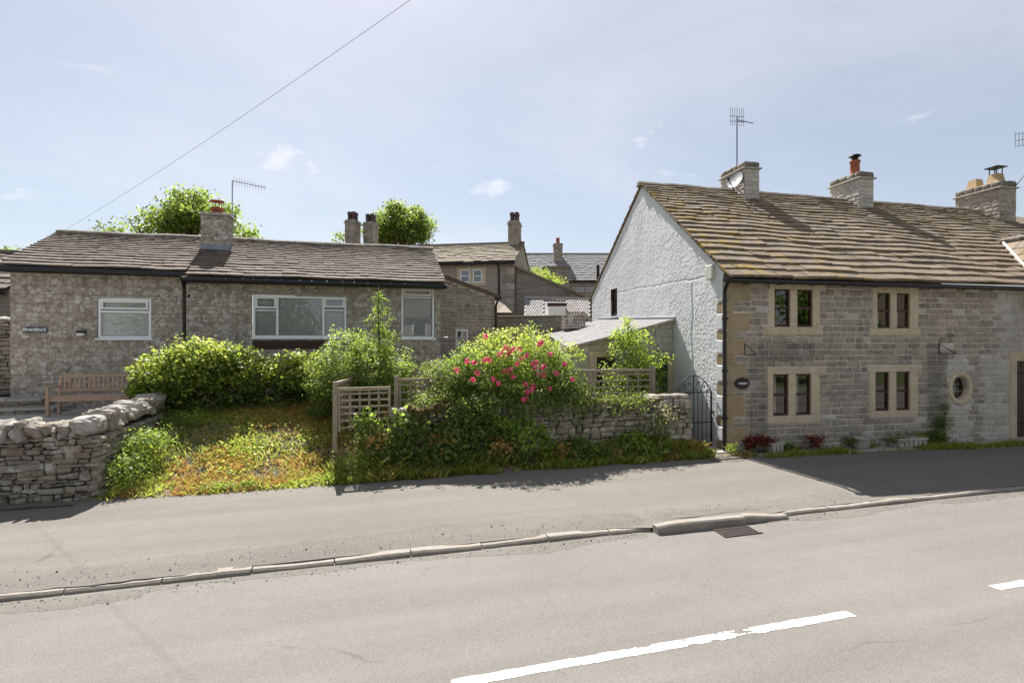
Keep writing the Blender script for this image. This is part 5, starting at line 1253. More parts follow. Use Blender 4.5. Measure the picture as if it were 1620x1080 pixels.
# drain grate
dg_ = thing('drain_grate', 'rusty iron road drain grate beside the raised kerb stone', 'drain', (5.2, 6.45, 0)); M['rust'] = plain('rusty_iron', (.07,.055,.048), .8, .3, 40, .5)
gx_, gy_ = 4.86, 6.30
MB().box(gx_+.02, gx_+.6, gy_+.02, gy_+.28, .001, .003).build('pit_shade', M['core'], dg_)  # thin dark sheet painted as the shade under the bars
for y in (gy_, gy_+.27): MB().box(gx_, gx_+.62, y, y+.025, .002, .014).build('frame', M['rust'], dg_)
for i in range(11): x = gx_+.055*i; MB().hexa([(x,gy_+.026,.008),(x+.02,gy_+.026,.008),(x+.05,gy_+.269,.008),(x+.03,gy_+.269,.008),(x,gy_+.026,.02),(x+.02,gy_+.026,.02),(x+.05,gy_+.269,.02),(x+.03,gy_+.269,.02)]).build('bar', M['rust'], dg_)
# bench
bx0, bx1, by = -6.62, -4.86, 14.2; bz = 1.036
be = thing('garden_bench', 'slatted brown teak garden bench on the terrace below the bungalow window', 'bench', ((bx0+bx1)/2, by+.3, bz))
B = lambda nm, *a: link(nm, *MB().box(*a).bev(.006), M['teak'], be)
for x in (bx0, bx1-.065): B('leg', x, x+.065, by, by+.065, bz, bz+.62); B('arm', x-.01, x+.075, by-.03, by+.52, bz+.621, bz+.655)
for x in (bx0, bx1-.065): link('leg', *MB().hexa([(x,by+.46,bz),(x+.065,by+.46,bz),(x+.065,by+.53,bz),(x,by+.53,bz),(x,by+.58,bz+.9),(x+.065,by+.58,bz+.9),(x+.065,by+.63,bz+.9),(x,by+.63,bz+.9)]).bev(.006), M['teak'], be)
B('apron', bx0+.066, bx1-.066, by+.01, by+.045, bz+.33, bz+.41)
for i in range(6): B('seat_slat', bx0+.066, bx1-.066, by+.02+i*.076, by+.084+i*.076, bz+.412, bz+.437)
def lean(z): return by+.46+.12*z/.9
for z, nm in ((.5,'back_rail'), (.83,'back_rail')): B(nm, bx0+.066, bx1-.066, lean(z)+.005, lean(z)+.04, bz+z, bz+z+.07)
for i in range(17):
    x = bx0+.1+(bx1-bx0-.24)*i/16; link('back_slat', *MB().hexa([(x,lean(.57)+.01,bz+.571),(x+.042,lean(.57)+.01,bz+.571),(x+.042,lean(.57)+.03,bz+.571),(x,lean(.57)+.03,bz+.571),(x,lean(.83)+.01,bz+.829),(x+.042,lean(.83)+.01,bz+.829),(x+.042,lean(.83)+.03,bz+.829),(x,lean(.83)+.03,bz+.829)]).bev(.003), M['teak'], be)
# planters at the cottage foot
def planter(kind, label, x, y, w, d, h):
    u, _ = CF.pix(x, y); p = CF.pt(u, -.32, .13)
    o = thing('planter', label, 'planter', p, 'stone planters along the cottage wall'); m = M['concrete']; t = .035; z = .13
    if kind == 'round':
        MB().lathe(CF.pt(u,-.3,z), [(w*.36,0),(w*.42,h*.3),(w*.5,h*.9),(w*.53,h*.92),(w*.53,h),(w*.46,h),(w*.44,h*.85)], 18).build('pot', m, o, True)
        for k in range(10): a = k*.628; c = Vector(CF.pt(u+w*.47*math.cos(a), -.3+w*.47*math.sin(a), z+h*.5)); MB().tube([c-Vector((0,0,h*.25)), c+Vector((0,0,h*.25))], .012, 5).build('rib', m, o)
    else:
        F = CF; tp = .03
        b = MB()
        q = lambda e, zz: [F.pt(u-w/2-e,-.3-d/2-e,zz),F.pt(u+w/2+e,-.3-d/2-e,zz),F.pt(u+w/2+e,-.3+d/2+e,zz),F.pt(u-w/2-e,-.3+d/2+e,zz)]
        rings = [q(-.04,z),q(0,z+h*.8),q(.02,z+h*.82),q(.02,z+h),q(-.04,z+h),q(-.05,z+h*.8)]
        b.add([p_ for g_ in rings for p_ in g_], [(j*4+i, j*4+(i+1)%4, j*4+4+(i+1)%4, j*4+4+i) for j in range(5) for i in range(4)]+[(3,2,1,0),(20,21,22,23)]); b.build('trough', m, o)
        n = max(3, int(w/.13))
        for i in range(n): a = u-w/2+w*(i+.5)/n; MB().fbox(F, a-w/n*.32, a+w/n*.32, -.3-d/2-.012, -.3-d/2+.03, z+h*.18, z+h*.7).build('relief_panel', m, o)
    return u, z+h
PLN = [planter('box', 'small square stone planter of dark red foliage nearest the corner', 1211, 715, .30, .28, .26),
       planter('box', 'wide stone planter of dark red foliage below the left window', 1290, 712, .50, .28, .2),
       planter('round', 'round ribbed stone planter with low green leaves', 1346, 708, .36, .36, .27),
       planter('box', 'long stone trough with low green leaves below the right window', 1418, 706, .80, .32, .23)]
fl = MB(); r = random.Random(9); u = .5
pvs = thing_part('foot_paving', pv)
while u < 13.5:
    L_ = r.uniform(.5,.9); link('paving_slab', *MB().fbox(CF, u+.006, u+L_-.006, -.52-r.uniform(0,.08), -.03, .07, .128+r.uniform(-.004,.004)).bev(.01), M['slab'], pv); u += L_
bpy.data.objects.remove(pvs)
# ---------------------------------------------------------------- plants
def leafmesh(name, C, Nn, S, mats, mi=None, aspect=.55, parent=None, fold=.18, dirs=None, rng=NR):
    "one folded four-cornered face for each leaf"
    n = len(C); C = np.asarray(C, float); Nn = np.asarray(Nn, float); Nn /= np.linalg.norm(Nn, axis=1, keepdims=True)+1e-9
    rv = rng.normal(size=(n,3)) if dirs is None else np.asarray(dirs, float)
    d = rv - (rv*Nn).sum(1, keepdims=True)*Nn; d /= np.linalg.norm(d, axis=1, keepdims=True)+1e-9
    w = np.cross(Nn, d); S = np.asarray(S, float).reshape(-1,1)
    V = np.empty((n,4,3)); V[:,0] = C-d*S*.5; V[:,1] = C+w*S*aspect*.5+Nn*S*fold+d*S*.03; V[:,2] = C+d*S*.5; V[:,3] = C-w*S*aspect*.5+Nn*S*fold+d*S*.03
    me = bpy.data.meshes.new(name); me.vertices.add(4*n); me.vertices.foreach_set('co', V.reshape(-1)); me.loops.add(4*n); me.loops.foreach_set('vertex_index', np.arange(4*n, dtype=np.int32))
    me.polygons.add(n); me.polygons.foreach_set('loop_start', np.arange(0, 4*n, 4, dtype=np.int32)); me.polygons.foreach_set('loop_total', np.full(n, 4, dtype=np.int32))
    for m in mats: me.materials.append(m)
    if mi is not None: me.polygons.foreach_set('material_index', np.asarray(mi, dtype=np.int32))
    me.update(calc_edges=True)
    o = bpy.data.objects.new(name, me); COL.objects.link(o)
    if parent: setp(o, parent)
    return o
def clumps(ell, n, rng, inner=.45, low=None):
    "clump centres through a union of ellipsoids, denser towards the skin; returns centres and outward directions"
    wts = np.array([e[3]*e[4]+e[4]*e[5]+e[3]*e[5] for e in ell]); wts /= wts.sum(); C = []; O = []
    while len(C) < n:
        e = ell[rng.choice(len(ell), p=wts)]; d = rng.normal(size=3); d /= np.linalg.norm(d)
        rr = inner+(1.06-inner)*rng.random()**.55
        rr *= 1+.22*math.sin(d[0]*5+e[0]*3)*math.sin(d[2]*6+e[1])+.1*math.sin(d[1]*9+d[0]*7)
        p = np.array(e[:3])+d*rr*np.array(e[3:6])
        if low is not None and p[2] < low(p[0], p[1]): continue
        C.append(p); O.append(d)
    return np.array(C), np.array(O)
def foliage(root, ell, nc, per, cr, ls, mats, pick, name='foliage', inner=.45, low=None, up=.5, seed=1, aspect=.55, droop=0, spread=.9):
    rng = np.random.default_rng(seed); C, O = clumps(ell, nc, rng, inner, low)
    n = nc*per; c = np.repeat(C, per, 0)+rng.normal(size=(n,3))*cr*np.array([1,1,.75]); o = np.repeat(O, per, 0)
    nn = o*.55+np.array([0,0,up])+rng.normal(size=(n,3))*spread*.6
    pm = np.repeat(np.array([pick(C[i], O[i], rng) for i in range(nc)]), per)
    flip = rng.random(n) < .18; pm = np.where(flip, rng.integers(0, len(mats), n), pm)
    s = ls*rng.uniform(.6, 1.35, n)
    return leafmesh(name, c, nn, s, mats, pm, aspect, root, .16, None, rng), C
def stems(root, base, tips, r0, m, name='stem', k=.35, n=6):
    b = MB()
    for t in tips:
        t = Vector(t); base_ = Vector(base)+Vector((R.uniform(-1,1)*r0*4, R.uniform(-1,1)*r0*4, 0)); mid = base_.lerp(t, .5)+Vector((R.uniform(-.1,.1), R.uniform(-.1,.1), (t-base_).length*.12))
        b.tube([base_, base_.lerp(mid,.5)+Vector((R.uniform(-.03,.03),R.uniform(-.03,.03),0)), mid, t], r0, n, r0*k, True)
    return b.build(name, m, root, True)
def EP(x, y, b, rx, rz, ry=None):
    p = PB(x, y, b); m = PXM(x, b); return (p.x, p.y, p.z, rx*m, (ry or rx*m*.7), rz*m)
gl = lambda a, b: ground_z(a, b)+.03
# big yellow-green shrub in front of the bungalow
ells = [EP(300,600,13.7,78,52,.5), EP(250,602,13.6,40,34,.45), EP(375,600,13.8,60,52,.5), EP(450,605,13.9,55,46,.5), EP(330,568,13.7,55,28,.45), EP(480,598,13.8,30,38,.4), EP(290,625,13.7,60,36,.4)]
sh = thing('viburnum_shrub', 'large spreading yellow green shrub in front of the bungalow wall', 'shrub', (ells[0][0], 13.5, 1.1))
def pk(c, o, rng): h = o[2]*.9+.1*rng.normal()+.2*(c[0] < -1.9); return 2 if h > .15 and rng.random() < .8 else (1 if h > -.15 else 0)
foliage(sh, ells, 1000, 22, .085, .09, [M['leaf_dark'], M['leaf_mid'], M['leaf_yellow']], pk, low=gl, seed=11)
stems(sh, (ells[0][0]+.3, 13.5, 1.1), [np.array(e[:3])+np.array([dx_, 0, e[5]*.5]) for e in ells for dx_ in (-.2,.2)], .03, M['stem'])
# creeper mound over the trellis corner
ells = [EP(560,590,12.7,62,62,.75), EP(600,595,12.5,50,48,.7), EP(530,600,12.8,40,55,.6), EP(520,640,12.9,24,50,.4), EP(630,610,12.4,28,40,.5)]
cm = thing('creeper_mound', 'dense climbing creeper mound behind the front trellis panel', 'creeper', (ells[0][0], 12.7, 1.0))
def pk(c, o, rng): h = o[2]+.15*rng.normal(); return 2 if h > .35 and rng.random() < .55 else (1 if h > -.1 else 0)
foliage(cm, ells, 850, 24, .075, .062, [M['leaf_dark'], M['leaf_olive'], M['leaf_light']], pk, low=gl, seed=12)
stems(cm, (ells[0][0]-.3, 12.7, 1.0), [np.array(e[:3]) for e in ells]*2, .018, M['bark'])
# young tree rising out of it
sp = PB(600, 560, 13.1); tp = PB(599, 452, 13.1); sap = thing('young_tree', 'slender young light green tree standing before the tall bungalow window', 'tree', (sp.x, 13.1, 1.0))
MB().tube([(sp.x,13.1,1.0),(sp.x+.02,13.1,sp.z),(tp.x-.01,13.1,(sp.z+tp.z)/2),tp], .03, 7, .008).build('trunk', M['bark'], sap, True)
ells = [EP(598,548,13.1,34,20,.4), EP(600,518,13.1,22,20,.3), EP(600,492,13.1,14,18,.22), EP(598,466,13.1,6,14,.1), EP(618,532,13.1,18,11,.25), EP(576,542,13.1,18,12,.25)]
foliage(sap, ells, 170, 12, .05, .055, [M['leaf_mid'], M['leaf_olive'], M['leaf_light']], lambda c, o, g: int(g.integers(0,3)), 'crown', .1, None, .6, 13)
stems(sap, (sp.x, 13.1, sp.z-.2), [np.array(e[:3])+np.array([k*e[3]*.7,0,e[5]*.4]) for e in ells for k in (-1,1)], .008, M['bark'], 'branch')
# pink climbing rose
ells = [EP(815,590,11.6,80,58,.75), EP(760,590,11.5,55,45,.6), EP(865,592,11.5,48,45,.6), EP(810,548,11.7,70,30,.7), EP(850,620,11.1,60,40,.5), EP(790,628,11.1,60,40,.5), EP(895,615,11.3,38,32,.4), EP(735,580,11.6,30,24,.45), EP(885,562,11.7,32,26,.45)]
rs = thing('rose_bush', 'broad climbing rose bush with bright pink blooms over the trellis', 'rose bush', (ells[0][0], 12.0, 1.05))
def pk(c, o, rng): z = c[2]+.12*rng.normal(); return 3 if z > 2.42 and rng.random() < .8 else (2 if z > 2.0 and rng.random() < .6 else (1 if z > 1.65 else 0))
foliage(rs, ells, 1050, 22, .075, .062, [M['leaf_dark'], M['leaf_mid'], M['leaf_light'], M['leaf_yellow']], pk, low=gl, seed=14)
stems(rs, (ells[0][0], 12.2, 1.05), [np.array(e[:3]) for e in ells]*2, .018, M['bark'])
fr_ = random.Random(3)
spots = [(795,555),(800,550),(806,556),(790,560),(812,552),(801,562),(770,568),(775,570),(766,571),(738,571),(750,573),(797,586),(803,588),(808,584),(825,567),(833,562),(822,553),(843,575),(848,573),(846,581),(861,578),(858,581),(856,541),(853,544),(893,576),(860,593),(852,592),(844,610),(842,616),(832,608),(834,620),(828,632),(832,628),(768,532),(870,560),(722,585),(880,590),(905,600),(780,600),(788,606),(812,596),(755,590),(748,600),(870,615),(818,575)]
for x, y in spots:
    b0 = 10.68+.006*(640-y); c = PB(x, y, b0-.1); n = 18; pr = np.random.default_rng(x*7+y); dr = pr.normal(size=(n,3)); dr /= np.linalg.norm(dr, axis=1, keepdims=True); dr[:,1] = -abs(dr[:,1])
    leafmesh('flower', np.array(c)+dr*.045, dr+pr.normal(size=(n,3))*.3, np.full(n,.07)*pr.uniform(.7,1.1,n), [M['petal']], None, .9, rs, .1, None, pr)
# light shrub before the outhouse
ells = [EP(1003,600,12.6,42,42,.5), EP(1000,560,12.6,38,38,.5), EP(990,535,12.6,20,24,.3), EP(1035,580,12.5,22,28,.3), EP(970,610,12.4,28,26,.35), EP(1015,625,12.3,40,20,.35)]
ls_ = thing('elder_shrub', 'bright light green leafy shrub in front of the outhouse wall', 'shrub', (ells[0][0], 12.6, 1.05))
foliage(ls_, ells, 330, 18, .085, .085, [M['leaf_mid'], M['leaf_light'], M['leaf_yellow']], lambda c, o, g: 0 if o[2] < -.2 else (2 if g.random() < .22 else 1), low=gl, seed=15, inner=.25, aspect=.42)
stems(ls_, (ells[0][0], 12.6, 1.05), [np.array(e[:3]) for e in ells]+[np.array(PB(991,508,12.6))], .016, M['stem'])
p = PB(990, 507, 12.6); foliage(ls_, [(p.x,p.y,p.z,.12,.12,.06)], 5, 16, .05, .07, [M['leaf_yellow']], lambda c, o, g: 0, 'flower_head', .2, None, .8, 16)
# olive privet between the trellis panels
ells = [EP(712,604,11.5,36,32,.45), EP(735,620,11.2,40,34,.4), EP(672,640,11.2,20,20,.3), EP(705,642,11.0,46,26,.4), EP(690,585,11.9,22,14,.3)]
pv_ = thing('privet_bush', 'olive green privet bush left of the rose on the garden wall', 'bush', (ells[0][0], 11.6, 1.05))
foliage(pv_, ells, 520, 20, .07, .05, [M['leaf_dark'], M['leaf_olive'], M['leaf_mid']], lambda c, o, g: 1 if o[2] > 0 and g.random() < .75 else int(g.integers(0,3)), low=lambda a, b: .9, seed=17)
stems(pv_, (ells[0][0], 11.6, 1.05), [np.array(e[:3]) for e in ells], .015, M['stem'])
# ivy hanging down the wall face
def cover(name, label, cat, pts, ls, mats, pick, per, cr, seed, nz=(0,-.7,.5), asp=.8):
    rng = np.random.default_rng(seed); pts = np.array(pts); n = len(pts)*per; c = np.repeat(pts, per, 0)+rng.normal(size=(n,3))*cr; nn = np.array(nz)+rng.normal(size=(n,3))*.5
    mi = np.repeat(np.array([pick(p, rng) for p in pts]), per); mi = np.where(rng.random(n) < .2, rng.integers(0, min(3, len(mats)), n), mi)
    o = leafmesh(name, c, nn, ls*rng.uniform(.6,1.4,n), mats, mi, asp, None, .1, None, rng); return tag(o, label, cat, None, 'stuff')
rg_ = np.random.default_rng(31); pts = []
while len(pts) < 720:
    a = rg_.uniform(.0, 6.6); k = sm(a, 2.2, 4.6); z = rg_.uniform(.12, 1.45-.85*k-.2*math.sin(a*2.7)**2); f_ = (1-k*.6)*(.5+.6*math.sin(a*3.1)*math.sin(a*1.7+z*3))
    if rg_.random() > f_+.15: continue
    if 1.0 < a < 1.8 and z > 1.05: continue
    pts.append((a, GBF-.04-.34*(1-z/1.5)*rg_.random()-.1*rg_.random()*(1+math.sin(a*4.3)), z))
cover('ivy', 'dark ivy and ground elder covering the face of the garden wall', 'ivy', pts, .075, [M['leaf_dark'], M['leaf_mid'], M['leaf_olive'], M['leaf_light'], M['weed_orange']], lambda p, g: 4 if math.sin(p[0]*5)+math.sin(p[2]*9+p[0]) > 1.55 else (3 if math.sin(p[0]*2.1+1)+math.sin(p[2]*5+p[0]*3) > 1.1 else int(g.integers(0,3))), 17, .08, 32)
pts = [(2.0+4.2*rg_.random()**1.5, GBF+rg_.uniform(-.25,.1), 1.5-abs(rg_.normal())*.2) for _ in range(270)]
cover('hanging_shoots', 'trailing dark rose shoots spilling over the wall top', 'ivy', pts, .06, [M['leaf_dark'], M['leaf_olive'], M['leaf_mid']], lambda p, g: int(g.integers(0,3)), 18, .075, 33, asp=.5)
# grasses
def blades(name, label, cat, P, H_, mats, mi, seed, wid=.012, lean=.35):
    rng = np.random.default_rng(seed); P = np.asarray(P, float); n = len(P); H_ = np.asarray(H_, float).reshape(-1,1); a = rng.uniform(0, 2*math.pi, n); w = np.stack([np.cos(a), np.sin(a), 0*a], 1)*wid
    l = np.concatenate([rng.normal(size=(n,2))*lean, np.ones((n,1))], 1); V = np.empty((n,4,3)); V[:,0] = P-w; V[:,1] = P+w; m = P+l*H_*.55*np.array([.5,.5,1]); V[:,2] = m+w*.7; V[:,3] = P+l*H_
    me = bpy.data.meshes.new(name); me.vertices.add(4*n); me.vertices.foreach_set('co', V.reshape(-1)); me.loops.add(4*n); me.loops.foreach_set('vertex_index', np.arange(4*n, dtype=np.int32)); me.polygons.add(n)
    me.polygons.foreach_set('loop_start', np.arange(0,4*n,4,dtype=np.int32)); me.polygons.foreach_set('loop_total', np.full(n,4,dtype=np.int32))
    for q in mats: me.materials.append(q)
    me.polygons.foreach_set('material_index', np.asarray(mi, dtype=np.int32)); me.update(calc_edges=True); o = bpy.data.objects.new(name, me); COL.objects.link(o); return tag(o, label, cat, None, 'stuff')
rng = np.random.default_rng(40); P = []; Hh = []; mi = []
while len(P) < 15000:                                   # verge in front of the garden wall
    a = rng.uniform(-.5, 7.55); b = PBK-.02+.62*rng.random()**1.3+.05*math.sin(a*4)
    tuft = fbm(np.array(a*3.), np.array(b*3.), 7, 2)
    if rng.random() > (float(tuft)-.2)*2.2: continue
    P.append((a, b, ground_z(a, max(b, PBK))-.01)); Hh.append(rng.uniform(.06,.26)*(.6+.9*float(tuft))*(1.25-.5*(PBK+.3 > b))); q = float(vnoise(np.array(a*2.3), np.array(b*2.), 3)); mi.append(2 if q > .72 and rng.random() < .6 else int(rng.random() < .55))
blades('verge_grass', 'green verge grass and weeds at the foot of the garden wall', 'grass', P, Hh, [M['grass_dark'], M['grass'], M['weed_orange']], mi, 41)
P = []; Hh = []; mi = []
while len(P) < 42000:                                   # gravel patch
    a = rng.uniform(-4.0, .65); b = rng.uniform(PBK-.05, 14.6); t = float(fbm(np.array(a*1.3+3), np.array(b*1.3), 5, 3)); bare = math.exp(-(((a+1.5)/.9)**2+((b-12.3)/.8)**2))*.22
    front = .12*math.exp(-((b-10.4)/.35)**2)
    if rng.random() > max(.22, (t-.33-bare+front)*4.5): continue
    P.append((a, b, ground_z(a, b)-.02)); tall = 1+1.2*sm(a, -.4, .6)+.9*sm(b, 13.2, 14.3); Hh.append(rng.uniform(.03,.13)*tall); q = float(fbm(np.array(a*1.1+20), np.array(b*1.1), 8, 3))+.2*sm(a,-1.6,.3)*sm(b,10.6,12.2)
    mi.append(2 if q > .50 and rng.random() < .7 else (0 if rng.random() < .06 else 1))
blades('gravel_weeds', 'yellow green grass and dry orange weeds growing through the gravel', 'weeds', P, Hh, [M['grass_dark'], M['grass'], M['weed_orange']], mi, 42, .011, .5)
pts = []
while len(pts) < 520:
    a = rng.uniform(-3.9, .5); b = rng.uniform(10.25, 14.2); t = float(fbm(np.array(a*1.3+3), np.array(b*1.3), 5, 3))
    if rng.random() < (t-.38)*4: pts.append((a, b, ground_z(a, b)+.03))
cover('ground_weeds', 'low broad-leaved weeds spread over the gravel patch', 'weeds', pts, .05, [M['leaf_light'], M['leaf_yellow'], M['weed_orange']], lambda p, g: 2 if p[0] > -1.7 and p[1] > 11 and g.random() < .5 else (1 if g.random() < .6 else 0), 14, np.array([.11,.11,.025]), 43, (0,-.1,1))
mb = MB(); r = random.Random(44); oct_ = [(1,0,0),(0,1,0),(-1,0,0),(0,-1,0),(0,0,.7),(0,0,-.7)]; of = [(0,1,4),(1,2,4),(2,3,4),(3,0,4),(1,0,5),(2,1,5),(3,2,5),(0,3,5)]
for k in range(5200):
    a = r.uniform(-4.0, .6); b = r.uniform(PBK-.1, 14.3); s_ = r.uniform(.008,.024); t = r.random()*6.28; c, q = math.cos(t)*s_, math.sin(t)*s_; z = ground_z(a, b)+s_*.2+.012
    mb.add([(a+x*c-y*q*.7, b+x*q+y*c*.7, z+w*s_) for x, y, w in oct_], of)
tag(mb.build('gravel', M['gravel']), 'pale stone chippings on the sloping weedy patch', 'gravel', None, 'stuff')
mb = MB()
for k in range(1500):
    a = r.uniform(-8, 14); b = (6.76-abs(r.gauss(0,.12))) if k % 2 else (6.98+abs(r.gauss(0,.25))); s_ = r.uniform(.003,.010) if r.random() < .97 else r.uniform(.012,.02); z = (.004 if b < KB else pave_z(a,b)+.006); t = r.random()*6.28; c, q = math.cos(t)*s_, math.sin(t)*s_
    mb.add([(a+x*c-y*q, b+x*q+y*c, z+w*s_+s_*.3) for x, y, w in oct_], of)
tag(mb.build('road_grit', M['gravel']), 'loose grit and small stones gathered along the kerb', 'grit', None, 'stuff')
# weeds against the dry stone wall and by the gate
def small(name, label, cat, ell, nc, per, cr, ls, mats, pick, seed, base, asp=.5, inner=.2, group=None, up=.5):
    o = thing(name, label, cat, base, group); foliage(o, ell, nc, per, cr, ls, mats, pick, 'foliage', inner, lambda a, b: base[2]-.02, up, seed, asp); stems(o, base, [np.array(e[:3]) for e in ell]*3, .006, M['stem'], 'stem', .4, 5); return o
p = PB(215, 720, 11.0); small('periwinkle_clump', 'leafy green clump at the inner foot of the dry stone wall', 'plant', [EP(205,735,10.7,26,24,.35), EP(235,705,11.4,40,34,.5), EP(285,672,12.9,45,24,.5), EP(335,660,13.3,50,20,.4), EP(190,758,10.45,16,14,.2)], 330, 20, .07, .055, [M['leaf_dark'], M['leaf_mid'], M['leaf_light']], lambda c, o, g: 2 if g.random() < .3 else int(g.integers(0,2)), 51, (p.x, 11.0, .35))
small('undergrowth', 'dark undergrowth at the foot of the yellow green shrub', 'plant', [EP(410,642,13.7,60,16,.35), EP(480,642,13.6,45,16,.35), EP(370,636,13.8,60,16,.35)], 170, 18, .07, .05, [M['leaf_dark'], M['leaf_olive'], M['leaf_mid']], lambda c, o, g: int(g.integers(0,3)), 52, (-1.9, 13, .9))
small('front_weed_clump', 'bright green weed clump at the pavement edge of the gravel', 'plant', [EP(345,775,10.25,26,9,.12), EP(390,768,10.3,14,9,.12)], 42, 16, .045, .05, [M['leaf_mid'], M['leaf_light']], lambda c, o, g: int(g.integers(0,2)), 53, (-1.9, 10.25, .13))
small('seeding_weeds', 'tall seeding weeds in front of the trellis post', 'plant', [EP(545,735,10.4,22,26,.2), EP(575,725,10.5,22,30,.2), EP(560,755,10.3,30,12,.2)], 130, 14, .07, .045, [M['leaf_olive'], M['grass'], M['weed_orange'], M['leaf_light']], lambda c, o, g: 2 if c[0] > .05 and g.random() < .3 else int(g.integers(0,4)) if g.random() < .5 else 0, 54, (0.0, 10.45, .2), .3)
small('cow_parsley', 'tall green weed with cream flower heads at the wall end by the gate', 'plant', [EP(1040,695,10.55,26,30,.25), EP(1052,660,10.6,24,22,.2), EP(1060,718,10.45,34,14,.25)], 150, 13, .07, .05, [M['leaf_dark'], M['leaf_mid'], M['cream_flower']], lambda c, o, g: 2 if c[2] > .95 and g.random() < .5 else int(g.integers(0,2)), 55, (6.35, 10.5, .15), .45)
# plants along the cottage foot
def cfe(x, y, d, rx, ry, rz): u, z = CF.pix(x, y, d); q = CF.pt(u, d, z); return (q[0], q[1], q[2], rx, ry, rz)
def cplant(name, label, ell, nc, ls, mats, seed, pick=None, asp=.45, cat='plant', group='plants along the cottage foot'):
    b = ell[0]; return small(name, label, cat, ell, nc, 14, .05, ls, mats, pick or (lambda c, o, g: int(g.integers(0,len(mats)))), seed, (b[0], b[1], .13), asp, .15, group)
cplant('heuchera_plant', 'dark red leafy plant in the small square planter', [cfe(1211,697,-.3,.2,.16,.12)], 26, .06, [M['leaf_red']], 61, asp=.7)
cplant('heuchera_plant', 'dark red leafy plant against the wall left of the small planter', [cfe(1190,700,-.12,.18,.1,.16)], 26, .06, [M['leaf_red']], 62, asp=.7)
cplant('heuchera_plant', 'dark red leafy plant with an orange bloom in the wide planter', [cfe(1290,697,-.3,.26,.16,.13)], 34, .055, [M['leaf_red'], M['leaf_red'], M['leaf_red'], M['orange_flower']], 63, lambda c, o, g: 0, asp=.6)
cplant('bedding_plant', 'orange red bedding plant spilling onto the corner paving', [cfe(1182,722,-.5,.24,.14,.07), cfe(1166,724,-.45,.12,.1,.08)], 34, .05, [M['leaf_red'], M['weed_orange'], M['leaf_light']], 64, asp=.6)
cplant('yellow_flowering_weed', 'pale yellow green weed at the foot of the downpipe', [cfe(1158,708,-.35,.1,.1,.16)], 16, .05, [M['leaf_yellow'], M['leaf_light']], 65)
cplant('geranium_plant', 'leafy green plant between the two red planted troughs', [cfe(1247,712,-.2,.34,.14,.13)], 50, .07, [M['leaf_mid'], M['leaf_dark'], M['leaf_light']], 66, asp=.8)
cplant('low_leafy_plant', 'low green leaves between the wide and the round planter', [cfe(1318,710,-.2,.22,.1,.1)], 22, .05, [M['leaf_dark'], M['leaf_mid']], 67)
cplant('low_leafy_plant', 'green leaves filling the round ribbed planter', [cfe(1346,697,-.3,.16,.14,.07)], 18, .05, [M['leaf_dark'], M['leaf_mid']], 68)
cplant('low_leafy_plant', 'low green leaves between the round planter and the trough', [cfe(1376,706,-.2,.22,.1,.12)], 24, .05, [M['leaf_dark'], M['leaf_mid'], M['leaf_light']], 69)
cplant('low_leafy_plant', 'low green leaves filling the long trough', [cfe(1418,694,-.3,.36,.14,.06), cfe(1430,688,-.28,.1,.1,.14)], 40, .045, [M['leaf_dark'], M['leaf_mid']], 70)
cplant('welsh_poppy', 'green plant with yellow flowers right of the long trough', [cfe(1458,700,-.2,.2,.14,.16), cfe(1455,688,-.22,.1,.1,.08)], 40, .05, [M['leaf_mid'], M['leaf_light'], M['orange_flower']], 71, lambda c, o, g: 2 if c[2] > .55 and g.random() < .3 else int(g.integers(0,2)))
cplant('tall_bushy_weed', 'tall dark green bushy weed below the oval window', [cfe(1485,692,-.22,.3,.18,.24), cfe(1491,668,-.18,.14,.12,.24), cfe(1495,650,-.15,.07,.07,.14)], 100, .07, [M['leaf_dark'], M['leaf_mid']], 72, asp=.35)
P = []; Hh = []; mi = []; rng = np.random.default_rng(80)
while len(P) < 5200:
    u = rng.uniform(.5, 12.5); d = -.62+rng.normal()*.06-.05*math.sin(u*2.2); q = float(fbm(np.array(u*1.6), np.array(d*2), 12, 2))
    if rng.random() > (q-.3)*2.6: continue
    p = CF.pt(u, d, 0); P.append((p[0], p[1], pave_z(p[0], p[1]))); Hh.append(rng.uniform(.04,.14)*(.5+q)); mi.append(int(rng.random() < .6))
blades('kerbside_grass', 'thin grass strip along the paving slabs at the cottage foot', 'grass', P, Hh, [M['grass_dark'], M['grass']], mi, 81, .008)
# ---------------------------------------------------------------- trees
def tree(name, label, base, trunk_top, ell, nc, per, cr, ls, mats, pick, seed, r0=.28, group='trees behind the houses', inner=.35):
    o = thing(name, label, 'tree', base, group); rng = random.Random(seed); b = MB(); tt = Vector(trunk_top); bs = Vector(base)
    b.tube([bs, bs.lerp(tt,.4)+Vector((.1,0,0)), tt], r0, 10, r0*.55).build('trunk', M['bark'], o, True)
    lb = MB()
    for e in ell:
        for k in range(3):
            t = Vector(e[:3])+Vector((rng.uniform(-.7,.7)*e[3], rng.uniform(-.7,.7)*e[4], rng.uniform(-.2,.75)*e[5])); s_ = bs.lerp(tt, rng.uniform(.6,1)); m = s_.lerp(t,.5)+Vector((0,0,.3)); lb.tube([s_, m, t], r0*.3, 6, r0*.06)
    lb.build('limb', M['bark'], o, True); foliage(o, ell, nc, per, cr, ls, mats, pick, 'crown', inner, None, .45, seed); return o
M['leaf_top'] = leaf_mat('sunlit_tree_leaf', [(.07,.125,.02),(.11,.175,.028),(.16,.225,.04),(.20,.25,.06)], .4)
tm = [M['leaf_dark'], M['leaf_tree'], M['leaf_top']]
def tpk(c, o, rng): h = o[2]+.25*rng.normal()-.25*o[1]*0; return 2 if h > .45 else (1 if h > -.25 else 0)  # sunlight put into the colour: brighter leaves on crown tops, darker below
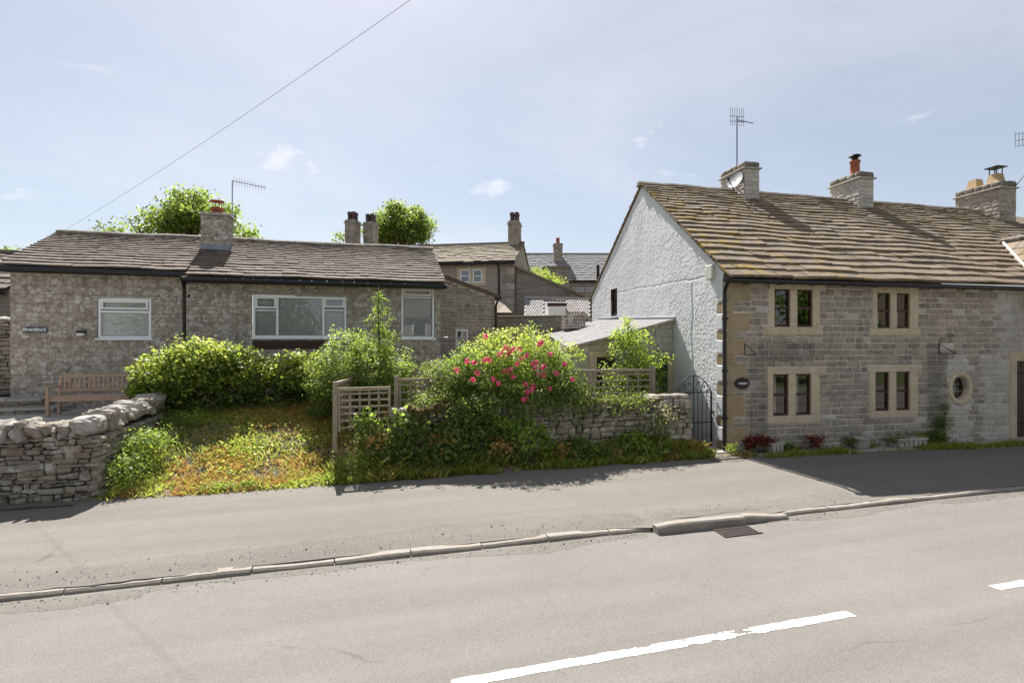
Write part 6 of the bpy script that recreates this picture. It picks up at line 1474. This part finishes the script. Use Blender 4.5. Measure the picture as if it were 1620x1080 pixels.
e = [EP(285,352,26,36,26,1.8), EP(262,350,26,26,16,1.4), EP(318,340,26,30,26,1.6), EP(225,362,26,24,9,1.2), EP(345,352,26,26,20,1.5), EP(388,370,26,18,7,1), EP(296,318,26,18,15,1.1), EP(180,364,26,18,5,.8), EP(318,310,26,14,10,.8), EP(360,335,26,12,12,.7), EP(270,325,26,12,8,.6)]
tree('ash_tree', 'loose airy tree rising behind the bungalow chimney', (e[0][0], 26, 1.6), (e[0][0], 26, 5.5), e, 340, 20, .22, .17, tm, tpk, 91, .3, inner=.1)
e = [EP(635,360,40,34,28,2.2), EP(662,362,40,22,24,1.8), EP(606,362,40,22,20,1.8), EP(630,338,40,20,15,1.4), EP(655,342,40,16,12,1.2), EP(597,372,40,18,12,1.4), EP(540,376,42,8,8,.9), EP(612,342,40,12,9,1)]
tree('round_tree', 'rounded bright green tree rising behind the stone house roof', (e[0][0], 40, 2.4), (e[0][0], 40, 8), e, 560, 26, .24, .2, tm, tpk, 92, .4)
e = [EP(862,437,28.5,14,8,.7), EP(845,430,28.5,10,5,.5), EP(880,447,28.5,12,7,.6)]
tree('elder_sapling', 'small yellow green tree behind the sloping outbuilding roof', (e[0][0], 28.5, 2), (e[0][0], 28.5, 4.6), e, 60, 16, .14, .12, [M['leaf_light'], M['leaf_yellow']], lambda c, o, g: int(g.integers(0,2)), 93, .08)
e = [EP(10,408,30,30,8,1.5)]
tree('distant_tree', 'dark treetop behind the roof at the left edge', (e[0][0], 30, 2), (e[0][0], 30, 5.5), e, 60, 20, .2, .16, tm, tpk, 94, .2)
# ---------------------------------------------------------------- across the road, behind the viewpoint: what the windows mirror
FO = Frame((14, -11), math.radians(180)); oh = thing('opposite_house', 'pale stone house across the road, mirrored in the windows', 'house', FO.pt(6, 3, 0))
house(oh, FO, 12, 7, 0, 4.6, 7.2, M['far_wall'], M['slate_b'], 10)
for u in (1.5, 5, 8.8):
    for z in (1.0, 3.0): w_ = MB().fbox(FO, u, u+1.1, -.04, .01, z, z+1.2).build('window', M['upvc'], oh); MB().fbox(FO, u+.08, u+1.02, -.06, -.041, z+.08, z+1.12).build('pane', M['dark_room'], w_)
for i, (x, y, h, s) in enumerate(((-6, -10, 8, 2.6), (-12, -12, 9, 3.0), (19, -12, 9, 3.0), (26, -9, 8, 2.8))):
    e = [(x, y, h*.62, s, s, s*1.1), (x+s*.6, y+.5, h*.5, s*.7, s*.7, s*.7), (x-s*.6, y, h*.52, s*.7, s*.7, s*.8)]
    tree('roadside_tree', ('left', 'far left', 'right', 'far right')[i]+' leafy tree across the road, mirrored in the windows', (x, y, 0), (x, y, h*.45), e, 260, 16, .35, .34, tm, tpk, 95+i, .22, 'trees across the road')
